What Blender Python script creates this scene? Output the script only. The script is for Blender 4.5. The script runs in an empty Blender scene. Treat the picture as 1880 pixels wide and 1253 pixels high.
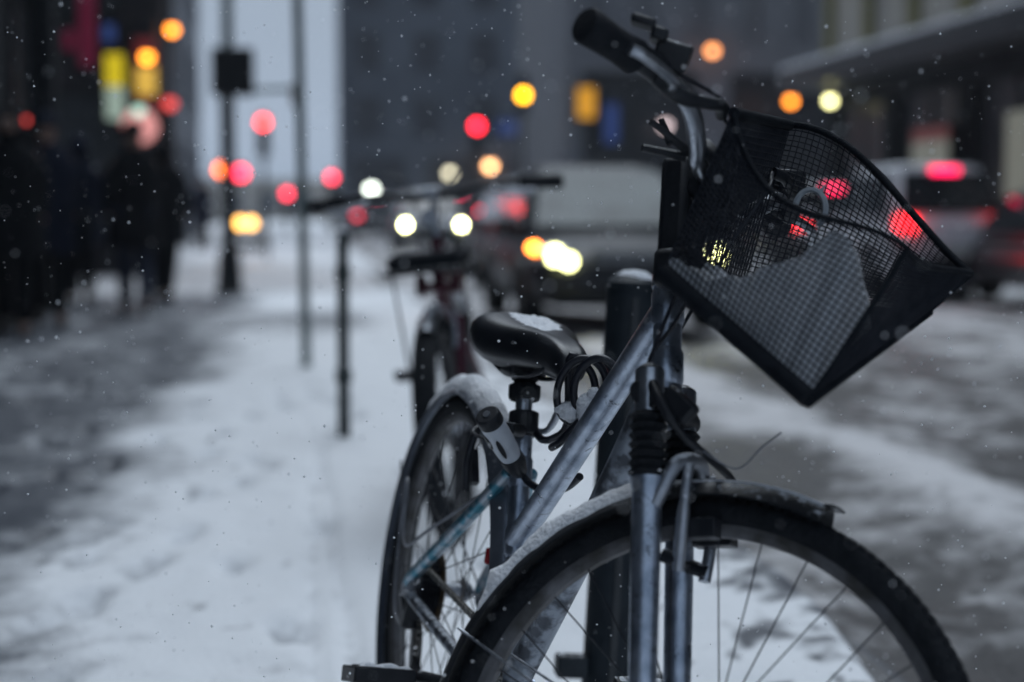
import bpy, math, random
import numpy as np
from mathutils import Matrix, Vector, Euler

random.seed(7)
rng = np.random.default_rng(7)
S = bpy.context.scene
COL = S.collection
R = math.radians

# ------------------------------------------------------------------ camera
F_PX, CAM_H, PITCH, YAW = 3038.0, 1.00912, math.atan(243.5 / 3038.0), R(7.13)
cam_d = bpy.data.cameras.new('camera')
cam_d.sensor_width = 36.0
cam_d.lens = F_PX / 1880.0 * 36.0
cam_d.clip_start, cam_d.clip_end = 0.05, 2000
cam_d.dof.use_dof = True
cam_d.dof.focus_distance = 2.33
cam_d.dof.aperture_fstop = 2.0
cam_d.dof.aperture_blades = 0
cam = bpy.data.objects.new('camera', cam_d)
COL.objects.link(cam)
cam.location = (0, 0, CAM_H)
cam.rotation_euler = (R(90) - PITCH, 0, -YAW)
S.camera = cam

# ------------------------------------------------------------------ world, sun, exposure
HAZE = 0.0006
SUN_EL, SUN_ROT = R(66), R(0)
world = bpy.data.worlds.new('World')
S.world = world
world.use_nodes = True
wn, wl = world.node_tree.nodes, world.node_tree.links
wn.clear()
sky = wn.new('ShaderNodeTexSky')
sky.sky_type = 'NISHITA'
sky.sun_disc = False
sky.sun_elevation, sky.sun_rotation = SUN_EL, SUN_ROT
sky.air_density, sky.dust_density, sky.ozone_density = 1.0, 6.0, 1.0
hs = wn.new('ShaderNodeHueSaturation')
hs.inputs['Saturation'].default_value = 0.22
mixw = wn.new('ShaderNodeMix')
mixw.data_type = 'RGBA'
mixw.inputs[0].default_value = 0.6
mixw.inputs[7].default_value = (5.3, 7.0, 9.3, 1)          # an even cloud deck over the clear sky
bg = wn.new('ShaderNodeBackground')
bg.inputs['Strength'].default_value = 0.043
wo = wn.new('ShaderNodeOutputWorld')
wl.new(sky.outputs[0], hs.inputs['Color'])
wl.new(hs.outputs[0], mixw.inputs[6])
wl.new(mixw.outputs[2], bg.inputs['Color'])
wl.new(bg.outputs[0], wo.inputs['Surface'])

sun_d = bpy.data.lights.new('sun', 'SUN')
sun_d.energy, sun_d.angle, sun_d.color = 1.5, R(60), (0.80, 0.90, 1.0)
sun = bpy.data.objects.new('sun', sun_d)
COL.objects.link(sun)
sun.location = (0, 0, 60)
sun.rotation_euler = (R(90) - SUN_EL, 0, R(172))

vs = S.view_settings
vs.view_transform, vs.look, vs.exposure, vs.gamma = 'Standard', 'None', 0.64, 1.0
vs.use_curve_mapping = False
S.render.engine = 'CYCLES'
S.cycles.use_denoising = True
S.cycles.max_bounces = 8
S.cycles.volume_bounces = 2
S.cycles.sample_clamp_indirect = 4
S.cycles.caustics_reflective = False
S.cycles.caustics_refractive = False


# ------------------------------------------------------------------ helpers
def at(px, py, d):
    """a point of the street seen in the direction (px, py) of the survey photograph, d metres along the view axis"""
    x, v = (px - 940) / F_PX * d, (626.5 - py) / F_PX * d
    y = d * math.cos(PITCH) + v * math.sin(PITCH)
    z = -d * math.sin(PITCH) + v * math.cos(PITCH) + CAM_H
    return Vector((x * math.cos(YAW) + y * math.sin(YAW), -x * math.sin(YAW) + y * math.cos(YAW), z))


class MB:
    def __init__(self, T=None):
        self.v, self.f, self.T = [], [], T

    def add(self, vs_, fs_):
        o = len(self.v)
        if self.T is not None:
            vs_ = [self.T @ Vector(p) for p in vs_]
        self.v.extend([tuple(p) for p in vs_])
        self.f.extend([tuple(i + o for i in f) for f in fs_])
        return self

    def box(self, c, s, rot=None, taper=1.0):
        hx, hy, hz = s[0] / 2, s[1] / 2, s[2] / 2
        pts = [Vector((sx * hx * (taper if sz > 0 else 1), sy * hy * (taper if sz > 0 else 1), sz * hz))
               for sz in (-1, 1) for sy in (-1, 1) for sx in (-1, 1)]
        if rot is not None:
            pts = [rot @ p for p in pts]
        pts = [p + Vector(c) for p in pts]
        return self.add(pts, [(0, 2, 3, 1), (4, 5, 7, 6), (0, 1, 5, 4), (2, 6, 7, 3), (0, 4, 6, 2), (1, 3, 7, 5)])

    def bx(self, x0, x1, y0, y1, z0, z1):
        return self.box(((x0 + x1) / 2, (y0 + y1) / 2, (z0 + z1) / 2), (x1 - x0, y1 - y0, z1 - z0))

    def tube(self, pts, r, n=10, closed=False, caps=True):
        P = [Vector(p) for p in pts]
        m = len(P)
        rr = r if isinstance(r, (list, tuple)) else [r] * m
        tang = []
        for i in range(m):
            a = P[(i - 1) % m] if (closed or i > 0) else P[i]
            b = P[(i + 1) % m] if (closed or i < m - 1) else P[i]
            t = b - a
            tang.append(t.normalized() if t.length > 1e-9 else Vector((0, 0, 1)))
        t0 = tang[0]
        nrm = t0.orthogonal().normalized()
        vs_, fs_ = [], []
        for i in range(m):
            t = tang[i]
            nrm = (nrm - t * nrm.dot(t))
            nrm = nrm.normalized() if nrm.length > 1e-6 else t.orthogonal().normalized()
            b = t.cross(nrm)
            for k in range(n):
                a = 2 * math.pi * k / n
                vs_.append(P[i] + (nrm * math.cos(a) + b * math.sin(a)) * rr[i])
        for i in range(m if closed else m - 1):
            j = (i + 1) % m
            for k in range(n):
                l = (k + 1) % n
                fs_.append((i * n + k, i * n + l, j * n + l, j * n + k))
        if caps and not closed:
            fs_.append(tuple(range(n - 1, -1, -1)))
            fs_.append(tuple((m - 1) * n + k for k in range(n)))
        return self.add(vs_, fs_)

    def lathe(self, prof, o, axis, n=20):
        ax_ = Vector(axis).normalized()
        u = ax_.orthogonal().normalized()
        w = ax_.cross(u)
        vs_, fs_ = [], []
        for (r, h) in prof:
            for k in range(n):
                a = 2 * math.pi * k / n
                vs_.append(Vector(o) + ax_ * h + (u * math.cos(a) + w * math.sin(a)) * r)
        m = 0 if callable(prof) else len(prof)
        for i in range(m - 1):
            for k in range(n):
                l = (k + 1) % n
                fs_.append((i * n + k, i * n + l, (i + 1) * n + l, (i + 1) * n + k))
        fs_.append(tuple(range(n - 1, -1, -1)))
        fs_.append(tuple((m - 1) * n + k for k in range(n)))
        return self.add(vs_, fs_)

    def ring(self, c, prof, n=64, a0=0.0, a1=2 * math.pi):
        """closed profile [(radius, lateral)] swept round the local y axis"""
        full = abs(a1 - a0) > 6.28
        m = 0 if callable(prof) else len(prof)
        cnt = n if full else n + 1
        vs_, fs_ = [], []
        for i in range(cnt):
            a = a0 + (a1 - a0) * i / n
            pr = prof(i / n, a) if callable(prof) else prof
            m = len(pr)
            for (r, l) in pr:
                vs_.append((c[0] + r * math.cos(a), c[1] + l, c[2] + r * math.sin(a)))
        for i in range(n):
            j = (i + 1) % cnt
            for k in range(m):
                l = (k + 1) % m
                fs_.append((i * m + k, i * m + l, j * m + l, j * m + k))
        if not full:
            fs_.append(tuple(range(m - 1, -1, -1)))
            fs_.append(tuple((cnt - 1) * m + k for k in range(m)))
        return self.add(vs_, fs_)

    def loft(self, rings, caps=True):
        n = len(rings[0])
        vs_ = [p for r in rings for p in r]
        fs_ = []
        for i in range(len(rings) - 1):
            for k in range(n):
                l = (k + 1) % n
                fs_.append((i * n + k, i * n + l, (i + 1) * n + l, (i + 1) * n + k))
        if caps:
            fs_.append(tuple(range(n - 1, -1, -1)))
            fs_.append(tuple((len(rings) - 1) * n + k for k in range(n)))
        return self.add(vs_, fs_)

    def ball(self, c, r, nu=14, nv=9):
        r = r if isinstance(r, (list, tuple)) else (r, r, r)
        vs_, fs_ = [], []
        for i in range(nv + 1):
            ph = math.pi * (i + 0.02) / (nv + 0.04)
            for k in range(nu):
                a = 2 * math.pi * k / nu
                vs_.append((c[0] + r[0] * math.sin(ph) * math.cos(a), c[1] + r[1] * math.sin(ph) * math.sin(a), c[2] + r[2] * math.cos(ph)))
        for i in range(nv):
            for k in range(nu):
                l = (k + 1) % nu
                fs_.append((i * nu + k, (i + 1) * nu + k, (i + 1) * nu + l, i * nu + l))
        fs_.append(tuple(range(nu)))
        fs_.append(tuple(nv * nu + k for k in range(nu - 1, -1, -1)))
        return self.add(vs_, fs_)

    def quad(self, a, b, c, d, th=0.012):
        """a slab on four corners with real thickness"""
        a, b, c, d = Vector(a), Vector(b), Vector(c), Vector(d)
        n = (b - a).cross(d - a).normalized() * th
        return self.add([a, b, c, d, a + n, b + n, c + n, d + n],
                        [(3, 2, 1, 0), (4, 5, 6, 7), (0, 1, 5, 4), (1, 2, 6, 5), (2, 3, 7, 6), (3, 0, 4, 7)])

    def mesh(self, name):
        me = bpy.data.meshes.new(name)
        me.from_pydata(self.v, [], self.f)
        me.update()
        return me

    def build(self, name, mat, parent=None, smooth=True, bevel=0.0, angle=40):
        me = self.mesh(name)
        if smooth:
            me.shade_smooth()
            me.set_sharp_from_angle(angle=R(angle))
        return link(name, me, mat, parent, bevel)


def link(name, me, mat, parent=None, bevel=0.0):
    if mat is not None and len(me.materials) == 0:
        me.materials.append(mat)
    o = bpy.data.objects.new(name, me)
    COL.objects.link(o)
    if parent is not None:
        o.parent = parent
    if bevel:
        b = o.modifiers.new('bevel', 'BEVEL')
        b.width, b.segments, b.limit_method = bevel, 2, 'ANGLE'
    return o


def tag(o, label=None, cat=None, group=None, kind=None):
    for k, val in (('label', label), ('category', cat), ('group', group), ('kind', kind)):
        if val:
            o[k] = val
    return o


def empty(name, loc=(0, 0, 0), rz=0.0):
    o = bpy.data.objects.new(name, None)
    o.empty_display_size = 0.1
    COL.objects.link(o)
    o.location = loc
    o.rotation_euler = (0, 0, rz)
    return o


# ------------------------------------------------------------------ value noise for shaped ground
def vnoise(x, y, seed=0):
    x, y = np.asarray(x, float), np.asarray(y, float)
    xi, yi = np.floor(x).astype(np.int64), np.floor(y).astype(np.int64)
    fx, fy = x - xi, y - yi
    fx, fy = fx * fx * (3 - 2 * fx), fy * fy * (3 - 2 * fy)

    def h(a, b):
        n = (a * 374761393 + b * 668265263 + seed * 1442695041) & 0xFFFFFFFF
        n = ((n ^ (n >> 13)) * 1274126177) & 0xFFFFFFFF
        return ((n ^ (n >> 16)) & 0xFFFF) / 65535.0
    a, b, c, d = h(xi, yi), h(xi + 1, yi), h(xi, yi + 1), h(xi + 1, yi + 1)
    return (a * (1 - fx) + b * fx) * (1 - fy) + (c * (1 - fx) + d * fx) * fy


def fbm(x, y, seed=0, oct_=4):
    s, a, t = 0.0, 0.5, 0.0
    for o in range(oct_):
        s = s + a * vnoise(np.asarray(x) * 2 ** o, np.asarray(y) * 2 ** o, seed + o * 17)
        t += a
        a *= 0.5
    return s / t


# ------------------------------------------------------------------ materials
def pm(name, c1, c2=None, scale=8.0, rough=0.5, metal=0.0, bump=0.0, bscale=60.0, rvar=0.0, dust=0.0, coat=0.0, detail=5.0, spec=0.5, spots=None, stretch=None, thresh=(0.35, 0.65)):
    m = bpy.data.materials.new(name)
    m.use_nodes = True
    nt = m.node_tree
    n, l = nt.nodes, nt.links
    p = n['Principled BSDF']
    p.inputs['Roughness'].default_value = rough
    p.inputs['Metallic'].default_value = metal
    p.inputs['Specular IOR Level'].default_value = spec
    if coat:
        p.inputs['Coat Weight'].default_value = coat
        p.inputs['Coat Roughness'].default_value = 0.12
    tc = n.new('ShaderNodeTexCoord')
    src = tc.outputs['Object']
    if stretch:
        mp = n.new('ShaderNodeMapping')
        mp.inputs['Scale'].default_value = stretch
        l.new(src, mp.inputs[0])
        src = mp.outputs[0]
    c2 = c2 or tuple(x * 0.7 for x in c1)
    nz = n.new('ShaderNodeTexNoise')
    nz.inputs['Scale'].default_value = scale
    nz.inputs['Detail'].default_value = detail
    l.new(src, nz.inputs['Vector'])
    cr = n.new('ShaderNodeValToRGB')
    cr.color_ramp.elements[0].position, cr.color_ramp.elements[1].position = thresh
    cr.color_ramp.elements[0].color = (*c1, 1)
    cr.color_ramp.elements[1].color = (*c2, 1)
    l.new(nz.outputs['Fac'], cr.inputs[0])
    col = cr.outputs[0]
    rsock = None
    if spots:                                                  # spatter, scratches and salt with a shape of their own
        sc_col, sc_scale, lo, hi = spots
        n3 = n.new('ShaderNodeTexNoise')
        n3.inputs['Scale'].default_value = sc_scale
        n3.inputs['Detail'].default_value = 9
        n3.inputs['Roughness'].default_value = 0.7
        n3.inputs['Distortion'].default_value = 0.6
        l.new(tc.outputs['Object'], n3.inputs['Vector'])
        ms = n.new('ShaderNodeMapRange')
        ms.inputs['From Min'].default_value, ms.inputs['From Max'].default_value = lo, hi
        l.new(n3.outputs['Fac'], ms.inputs[0])
        mxs = n.new('ShaderNodeMix')
        mxs.data_type = 'RGBA'
        l.new(ms.outputs[0], mxs.inputs[0])
        l.new(col, mxs.inputs[6])
        mxs.inputs[7].default_value = (*sc_col, 1)
        col = mxs.outputs[2]
    if rvar:
        mr = n.new('ShaderNodeMapRange')
        mr.inputs['To Min'].default_value, mr.inputs['To Max'].default_value = max(0.02, rough - rvar), min(1, rough + rvar)
        l.new(nz.outputs['Fac'], mr.inputs[0])
        rsock = mr.outputs[0]
        l.new(rsock, p.inputs['Roughness'])
    if dust:                                                   # snow grains that settle on upward faces
        ge = n.new('ShaderNodeNewGeometry')
        sx = n.new('ShaderNodeSeparateXYZ')
        l.new(ge.outputs['Normal'], sx.inputs[0])
        n2 = n.new('ShaderNodeTexNoise')
        n2.inputs['Scale'].default_value = 90
        n2.inputs['Detail'].default_value = 6
        l.new(tc.outputs['Object'], n2.inputs['Vector'])
        ad = n.new('ShaderNodeMath')
        ad.operation = 'MULTIPLY_ADD'
        l.new(n2.outputs['Fac'], ad.inputs[0])
        ad.inputs[1].default_value = 1.5
        l.new(sx.outputs['Z'], ad.inputs[2])
        mr2 = n.new('ShaderNodeMapRange')
        mr2.inputs['From Min'].default_value = 1.75 - dust
        mr2.inputs['From Max'].default_value = 2.05 - dust
        l.new(ad.outputs[0], mr2.inputs[0])
        mx = n.new('ShaderNodeMix')
        mx.data_type = 'RGBA'
        l.new(mr2.outputs[0], mx.inputs[0])
        l.new(col, mx.inputs[6])
        mx.inputs[7].default_value = (0.78, 0.81, 0.86, 1)
        col = mx.outputs[2]
        if metal:
            mm = n.new('ShaderNodeMath')
            mm.operation = 'MULTIPLY_ADD'
            l.new(mr2.outputs[0], mm.inputs[0])
            mm.inputs[1].default_value, mm.inputs[2].default_value = -metal, metal
            l.new(mm.outputs[0], p.inputs['Metallic'])
        mr3 = n.new('ShaderNodeMath')
        mr3.operation = 'MULTIPLY_ADD'
        mr3.use_clamp = True
        l.new(mr2.outputs[0], mr3.inputs[0])
        mr3.inputs[1].default_value, mr3.inputs[2].default_value = 0.5, rough
        l.new(mr3.outputs[0], p.inputs['Roughness'])
    l.new(col, p.inputs['Base Color'])
    if bump:
        nb = n.new('ShaderNodeTexNoise')
        nb.inputs['Scale'].default_value = bscale
        nb.inputs['Detail'].default_value = 6
        l.new(src, nb.inputs['Vector'])
        bp = n.new('ShaderNodeBump')
        bp.inputs['Strength'].default_value = bump
        bp.inputs['Distance'].default_value = 0.02
        l.new(nb.outputs['Fac'], bp.inputs['Height'])
        l.new(bp.outputs[0], p.inputs['Normal'])
    return m


def emit(name, col, s):
    m = bpy.data.materials.new(name)
    m.use_nodes = True
    p = m.node_tree.nodes['Principled BSDF']
    p.inputs['Base Color'].default_value = (*[min(1, c * 0.08) for c in col], 1)
    p.inputs['Roughness'].default_value = 0.3
    p.inputs['Emission Color'].default_value = (*col, 1)
    p.inputs['Emission Strength'].default_value = s
    return m


def snow_mat(name, clean, dirty, rough_=0.35):
    """snow with slush showing where it is trodden; the colour attribute 'slush' carries the shape of the trodden area"""
    m = bpy.data.materials.new(name)
    m.use_nodes = True
    n, l = m.node_tree.nodes, m.node_tree.links
    p = n['Principled BSDF']
    at_ = n.new('ShaderNodeAttribute')
    at_.attribute_name = 'slush'
    tc = n.new('ShaderNodeTexCoord')
    nz = n.new('ShaderNodeTexNoise')
    nz.inputs['Scale'].default_value = 9
    nz.inputs['Detail'].default_value = 8
    nz.inputs['Roughness'].default_value = 0.62
    l.new(tc.outputs['Object'], nz.inputs['Vector'])
    ma = n.new('ShaderNodeMath')
    ma.operation = 'MULTIPLY_ADD'
    l.new(nz.outputs['Fac'], ma.inputs[0])
    ma.inputs[1].default_value = 0.9
    l.new(at_.outputs['Fac'], ma.inputs[2])
    mr = n.new('ShaderNodeMapRange')
    mr.inputs['From Min'].default_value, mr.inputs['From Max'].default_value = 0.62, 1.2
    l.new(ma.outputs[0], mr.inputs[0])
    mx = n.new('ShaderNodeMix')
    mx.data_type = 'RGBA'
    l.new(mr.outputs[0], mx.inputs[0])
    mx.inputs[6].default_value = (*clean, 1)
    mx.inputs[7].default_value = (*dirty, 1)
    l.new(mx.outputs[2], p.inputs['Base Color'])
    m2 = n.new('ShaderNodeMapRange')
    m2.inputs['To Min'].default_value, m2.inputs['To Max'].default_value = 0.85, 0.5
    l.new(mr.outputs[0], m2.inputs[0])
    l.new(m2.outputs[0], p.inputs['Roughness'])
    nb = n.new('ShaderNodeTexNoise')
    nb.inputs['Scale'].default_value = 45
    nb.inputs['Detail'].default_value = 8
    l.new(tc.outputs['Object'], nb.inputs['Vector'])
    bp = n.new('ShaderNodeBump')
    bp.inputs['Strength'].default_value = rough_
    bp.inputs['Distance'].default_value = 0.02
    l.new(nb.outputs['Fac'], bp.inputs['Height'])
    l.new(bp.outputs[0], p.inputs['Normal'])
    return m


M = {}
M['snow'] = pm('fresh_snow', (0.86, 0.88, 0.92), (0.76, 0.79, 0.84), 25, 0.85, bump=0.5, bscale=160)
M['silver'] = pm('silver_frame_paint', (0.56, 0.62, 0.72), (0.27, 0.32, 0.40), 26, 0.30, 0.9, bump=0.10, bscale=260, dust=0.16, spots=((0.045, 0.05, 0.06), 55, 0.56, 0.68))
M['dirty_silver'] = pm('road_grimed_paint', (0.34, 0.38, 0.44), (0.09, 0.10, 0.12), 38, 0.42, 0.65, bump=0.12, bscale=120, dust=0.26, thresh=(0.42, 0.60))
M['teal'] = pm('worn_teal_paint', (0.05, 0.21, 0.29), (0.40, 0.46, 0.52), 30, 0.36, 0.65, bump=0.06, bscale=160, dust=0.27, coat=0.1, thresh=(0.48, 0.60))
M['alu'] = pm('dull_aluminium', (0.58, 0.61, 0.66), (0.34, 0.37, 0.42), 30, 0.28, 0.95, bump=0.06, bscale=150, dust=0.08, spots=((0.08, 0.085, 0.09), 70, 0.58, 0.68))
M['alu_snow'] = pm('frosted_aluminium', (0.50, 0.52, 0.56), (0.32, 0.34, 0.38), 30, 0.4, 0.8, dust=0.42)
M['rim'] = pm('grimy_rim', (0.13, 0.13, 0.14), (0.05, 0.048, 0.046), 26, 0.5, 0.4, bump=0.15, bscale=120)
M['steel'] = pm('dark_spoke_steel', (0.035, 0.038, 0.048), (0.018, 0.02, 0.027), 50, 0.4, 0.3)
M['rubber'] = pm('tyre_rubber', (0.009, 0.011, 0.014), (0.016, 0.018, 0.022), 40, 0.7, bump=0.35, bscale=130, spec=0.15)
M['black'] = pm('black_plastic', (0.012, 0.014, 0.018), (0.020, 0.022, 0.027), 30, 0.42, bump=0.08, bscale=200, dust=0.04, spec=0.3)
M['vinyl'] = pm('black_saddle_vinyl', (0.009, 0.011, 0.015), (0.014, 0.016, 0.021), 20, 0.34, bump=0.06, bscale=300, spec=0.45)
M['fender'] = pm('black_mudguard', (0.010, 0.012, 0.015), (0.018, 0.02, 0.024), 20, 0.4, bump=0.05, bscale=100, dust=0.02, spec=0.35)
M['fender_silver'] = pm('silver_mudguard', (0.26, 0.29, 0.34), (0.17, 0.19, 0.23), 14, 0.34, 0.7, bump=0.06, bscale=90, dust=0.25)
M['grip'] = pm('grip_rubber', (0.010, 0.012, 0.016), (0.016, 0.018, 0.022), 40, 0.7, bump=0.2, bscale=150, spec=0.15)
M['cable'] = pm('cable_sheath', (0.012, 0.014, 0.022), (0.02, 0.022, 0.03), 30, 0.32, spec=0.4)
M['cable_grey'] = pm('grey_cable_sheath', (0.22, 0.23, 0.26), (0.12, 0.13, 0.15), 30, 0.45)
M['lockgrey'] = pm('pale_lock_plastic', (0.62, 0.66, 0.72), (0.50, 0.54, 0.60), 30, 0.34, dust=0.1)
M['chain'] = pm('oily_chain_steel', (0.10, 0.09, 0.08), (0.30, 0.29, 0.27), 160, 0.4, 0.8)
M['amber_disc'] = pm('brown_plastic_guard', (0.13, 0.085, 0.04), (0.07, 0.045, 0.025), 30, 0.4)
M['red_refl'] = pm('red_reflector', (0.45, 0.01, 0.02), (0.3, 0.005, 0.01), 60, 0.2)
M['fabric'] = pm('black_bag_fabric', (0.008, 0.010, 0.014), (0.014, 0.017, 0.022), 40, 0.75, bump=0.3, bscale=250, spec=0.1)
M['net'] = pm('black_net_cord', (0.012, 0.014, 0.020), (0.022, 0.025, 0.033), 60, 0.55, spec=0.12)
M['print'] = pm('grey_reflective_print', (0.30, 0.33, 0.36), (0.24, 0.27, 0.30), 60, 0.5)
M['bollard'] = pm('black_bollard_paint', (0.013, 0.018, 0.024), (0.024, 0.032, 0.040), 12, 0.5, bump=0.1, bscale=80, dust=0.02, spec=0.25)
M['maroon'] = pm('maroon_paint', (0.10, 0.012, 0.03), (0.05, 0.008, 0.02), 20, 0.3, 0.4, coat=0.3, dust=0.1)
M['pole_dark'] = pm('dark_green_pole_paint', (0.018, 0.030, 0.032), (0.03, 0.045, 0.047), 6, 0.5, bump=0.1, dust=0.05)
M['pole_galv'] = pm('galvanised_pole', (0.20, 0.25, 0.25), (0.14, 0.18, 0.18), 10, 0.5, 0.5, bump=0.05)
M['sig_black'] = pm('signal_black', (0.010, 0.013, 0.016), (0.018, 0.02, 0.024), 8, 0.55, bump=0.05, spec=0.2)
M['glass_dark'] = pm('dark_window_glass', (0.015, 0.02, 0.026), (0.03, 0.036, 0.045), 0.7, 0.4)
M['glass_mid'] = pm('grey_window_glass', (0.045, 0.055, 0.07), (0.09, 0.10, 0.12), 0.4, 0.18)
M['carglass'] = pm('car_window_glass', (0.012, 0.016, 0.02), (0.02, 0.025, 0.03), 3, 0.08, coat=0.4)
M['grey_screen'] = pm('grey_green_windscreen', (0.13, 0.16, 0.165), (0.06, 0.075, 0.08), 2.5, 0.35, bump=0.05, spec=0.3)  # opaque grey green windscreen, mottled in two tones
M['chrome'] = pm('chrome_trim', (0.55, 0.56, 0.58), (0.4, 0.41, 0.43), 20, 0.25, 0.9)
M['plate'] = pm('number_plate', (0.55, 0.55, 0.53), (0.4, 0.4, 0.4), 30, 0.5)


# ------------------------------------------------------------------ ground
def slush_attr(me, vals):
    a = me.attributes.new('slush', 'FLOAT', 'POINT')
    a.data.foreach_set('value', np.asarray(vals, np.float32))


def grid_mesh(name, xs, ys, zf, sf, mat):
    X, Y = np.meshgrid(xs, ys)
    Z = zf(X, Y)
    nx, ny = len(xs), len(ys)
    v = np.stack([X.ravel(), Y.ravel(), Z.ravel()], 1)
    i = np.arange(nx * ny).reshape(ny, nx)
    f = np.stack([i[:-1, :-1].ravel(), i[:-1, 1:].ravel(), i[1:, 1:].ravel(), i[1:, :-1].ravel()], 1)
    me = bpy.data.meshes.new(name)
    me.from_pydata(v.tolist(), [], f.tolist())
    me.update()
    me.shade_smooth()
    slush_attr(me, sf(X, Y).ravel())
    o = link(name, me, mat)
    return tag(o, kind='structure')


def graded(a, b, s0, k):
    out, y = [a], a
    while y < b:
        y += s0 * (1 + k * max(0, y - a))
        out.append(min(y, b))
    return np.array(out)


def smooth(e0, e1, x):
    t = np.clip((x - e0) / (e1 - e0), 0, 1)
    return t * t * (3 - 2 * t)


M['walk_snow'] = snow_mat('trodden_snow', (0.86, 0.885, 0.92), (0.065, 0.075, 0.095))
M['road_snow'] = snow_mat('road_slush', (0.68, 0.68, 0.70), (0.046, 0.046, 0.049), 0.9)
prints = [(-0.2, 4.6), (-0.55, 4.15), (0.05, 5.2), (-0.6, 5.3), (-0.15, 6.3), (-0.75, 6.4), (0.1, 7.3), (-0.5, 7.8), (-0.05, 3.9), (0.32, 4.3)]
prints += [(random.uniform(-1.9, -0.6), random.uniform(3.6, 13)) for _ in range(90)]
prints += [(random.uniform(-0.75, 0.75), random.uniform(3.4, 9)) for _ in range(34)]
prints += [(random.uniform(-0.6, 0.6), random.uniform(9, 17)) for _ in range(16)]
prints = [(x, y, random.uniform(-0.5, 0.5)) for x, y in prints]


def print_field(X, Y):
    d = np.zeros_like(X)
    for (px, py, a) in prints:
        dx, dy = X - px, Y - py
        u, w = dx * math.cos(a) + dy * math.sin(a), -dx * math.sin(a) + dy * math.cos(a)
        d = np.maximum(d, 1 - smooth(0.55, 1.15, np.sqrt((u / 0.05) ** 2 + (w / 0.13) ** 2)))
    return d


def track_field(X, Y):
    t = 0
    for (x0, sl, sd, w) in ((-0.02, 0.03, 5, 0.022), (0.12, -0.045, 9, 0.02)):
        xc = x0 + sl * (Y - 4) + 0.16 * (vnoise(Y * 0.7, Y * 0, sd) - 0.5)
        t = np.maximum(t, np.exp(-((X - xc) / w) ** 2) * smooth(9, 6, Y))
    return t


def walk_z(X, Y):
    edge = 1.22 + 0.16 * (fbm(Y * 1.3, Y * 0 + 3, 4) - 0.5)
    z = 0.055 * (fbm(X * 1.4, Y * 1.1, 1) - 0.5) + 0.018 * (fbm(X * 7, Y * 7, 2) - 0.5) + 0.03
    z = z - 0.046 * print_field(X, Y) - 0.026 * track_field(X, Y) + 0.016 * (fbm(X * 14, Y * 11, 6) - 0.5)
    tr = smooth(-0.35, -1.1, X + 0.7 * (fbm(X * 0.9, Y * 0.7, 8) - 0.5))
    z = z - 0.03 * tr + 0.03 * tr * (fbm(X * 5, Y * 4, 11) - 0.5)
    z = z + 0.04 * smooth(0.5, 1.0, X)
    return z - 0.215 * smooth(edge - 0.08, edge + 0.12, X) - 0.2 * smooth(19.6, 20.0, Y)


def walk_s(X, Y):
    n = fbm(X * 1.6, Y * 1.1, 21)
    n2 = fbm(X * 3.5, Y * 2.2, 27)
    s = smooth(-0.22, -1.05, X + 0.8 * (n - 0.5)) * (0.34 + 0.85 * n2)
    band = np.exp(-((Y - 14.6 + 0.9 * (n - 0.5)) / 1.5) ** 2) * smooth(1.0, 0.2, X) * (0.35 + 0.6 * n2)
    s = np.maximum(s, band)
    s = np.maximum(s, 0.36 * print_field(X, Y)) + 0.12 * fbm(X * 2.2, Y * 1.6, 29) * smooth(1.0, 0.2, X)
    s = np.maximum(s, 0.26 * track_field(X, Y))
    edge = smooth(1.00, 1.36, X + 0.5 * (fbm(X * 4, Y * 4, 33) - 0.5) + 0.35 * (vnoise(X * 22, Y * 18, 35) - 0.5)) * 0.85
    speck = smooth(0.80, 0.93, vnoise(X * 19, Y * 13, 36)) * smooth(0.35, 0.95, X) * 0.8
    speck = np.maximum(speck, smooth(0.86, 0.95, vnoise(X * 15, Y * 9, 37)) * smooth(0.5, -0.4, X) * 0.6)
    return np.maximum(np.maximum(s, edge), speck) * 0.95


xs = np.linspace(-2.45, 1.42, 150)
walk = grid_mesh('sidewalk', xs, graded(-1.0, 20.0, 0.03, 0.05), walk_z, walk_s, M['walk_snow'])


def road_z(X, Y):
    z = -0.135 + 0.03 * (fbm(X * 2.2, Y * 0.8, 41) - 0.5) + 0.028 * (fbm(X * 9, Y * 7, 42) - 0.5)
    w = np.exp(-((X - 2.52 - 0.15 * (fbm(Y * 0.5, Y * 0, 44) - 0.5)) / 0.26) ** 2)
    z = z + w * (0.045 + 0.05 * (fbm(X * 6, Y * 5, 45) - 0.4))
    w2 = np.exp(-((X - 6.1) / 0.5) ** 2)
    return z + w2 * 0.05 - 0.03 * (np.exp(-((X - 1.85) / 0.12) ** 2) + np.exp(-((X - 3.3) / 0.2) ** 2))


def road_s(X, Y):
    n = fbm(X * 2.6, Y * 0.55, 51)
    n2 = fbm(X * 6, Y * 5, 52)
    n3 = vnoise(X * 20, Y * 14, 53)
    n4 = fbm(X * 1.5, Y * 1.1, 54)
    s = 0.76 + 0.75 * (n - 0.5) + 0.85 * (n2 - 0.5) + 0.6 * (n4 - 0.5) + 0.25 * smooth(0.75, 0.95, n3)
    w = np.exp(-((X - 2.52 - 0.5 * (fbm(X * 2 + Y * 1.2, Y * 0.9, 44) - 0.5)) / 0.27) ** 2)
    s = s - w * (0.66 + 0.9 * (n2 - 0.5) + 0.35 * (n3 - 0.5))
    s = s - 0.40 * np.exp(-((X - 6.1) / 0.6) ** 2)
    s = s - 0.10 * np.exp(-((X - 1.55) / 0.15) ** 2)
    s = s + 0.12 * np.exp(-((X - 3.2) / 0.3) ** 2)
    s = s - 0.30 * smooth(9, 18, Y)
    return s


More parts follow.
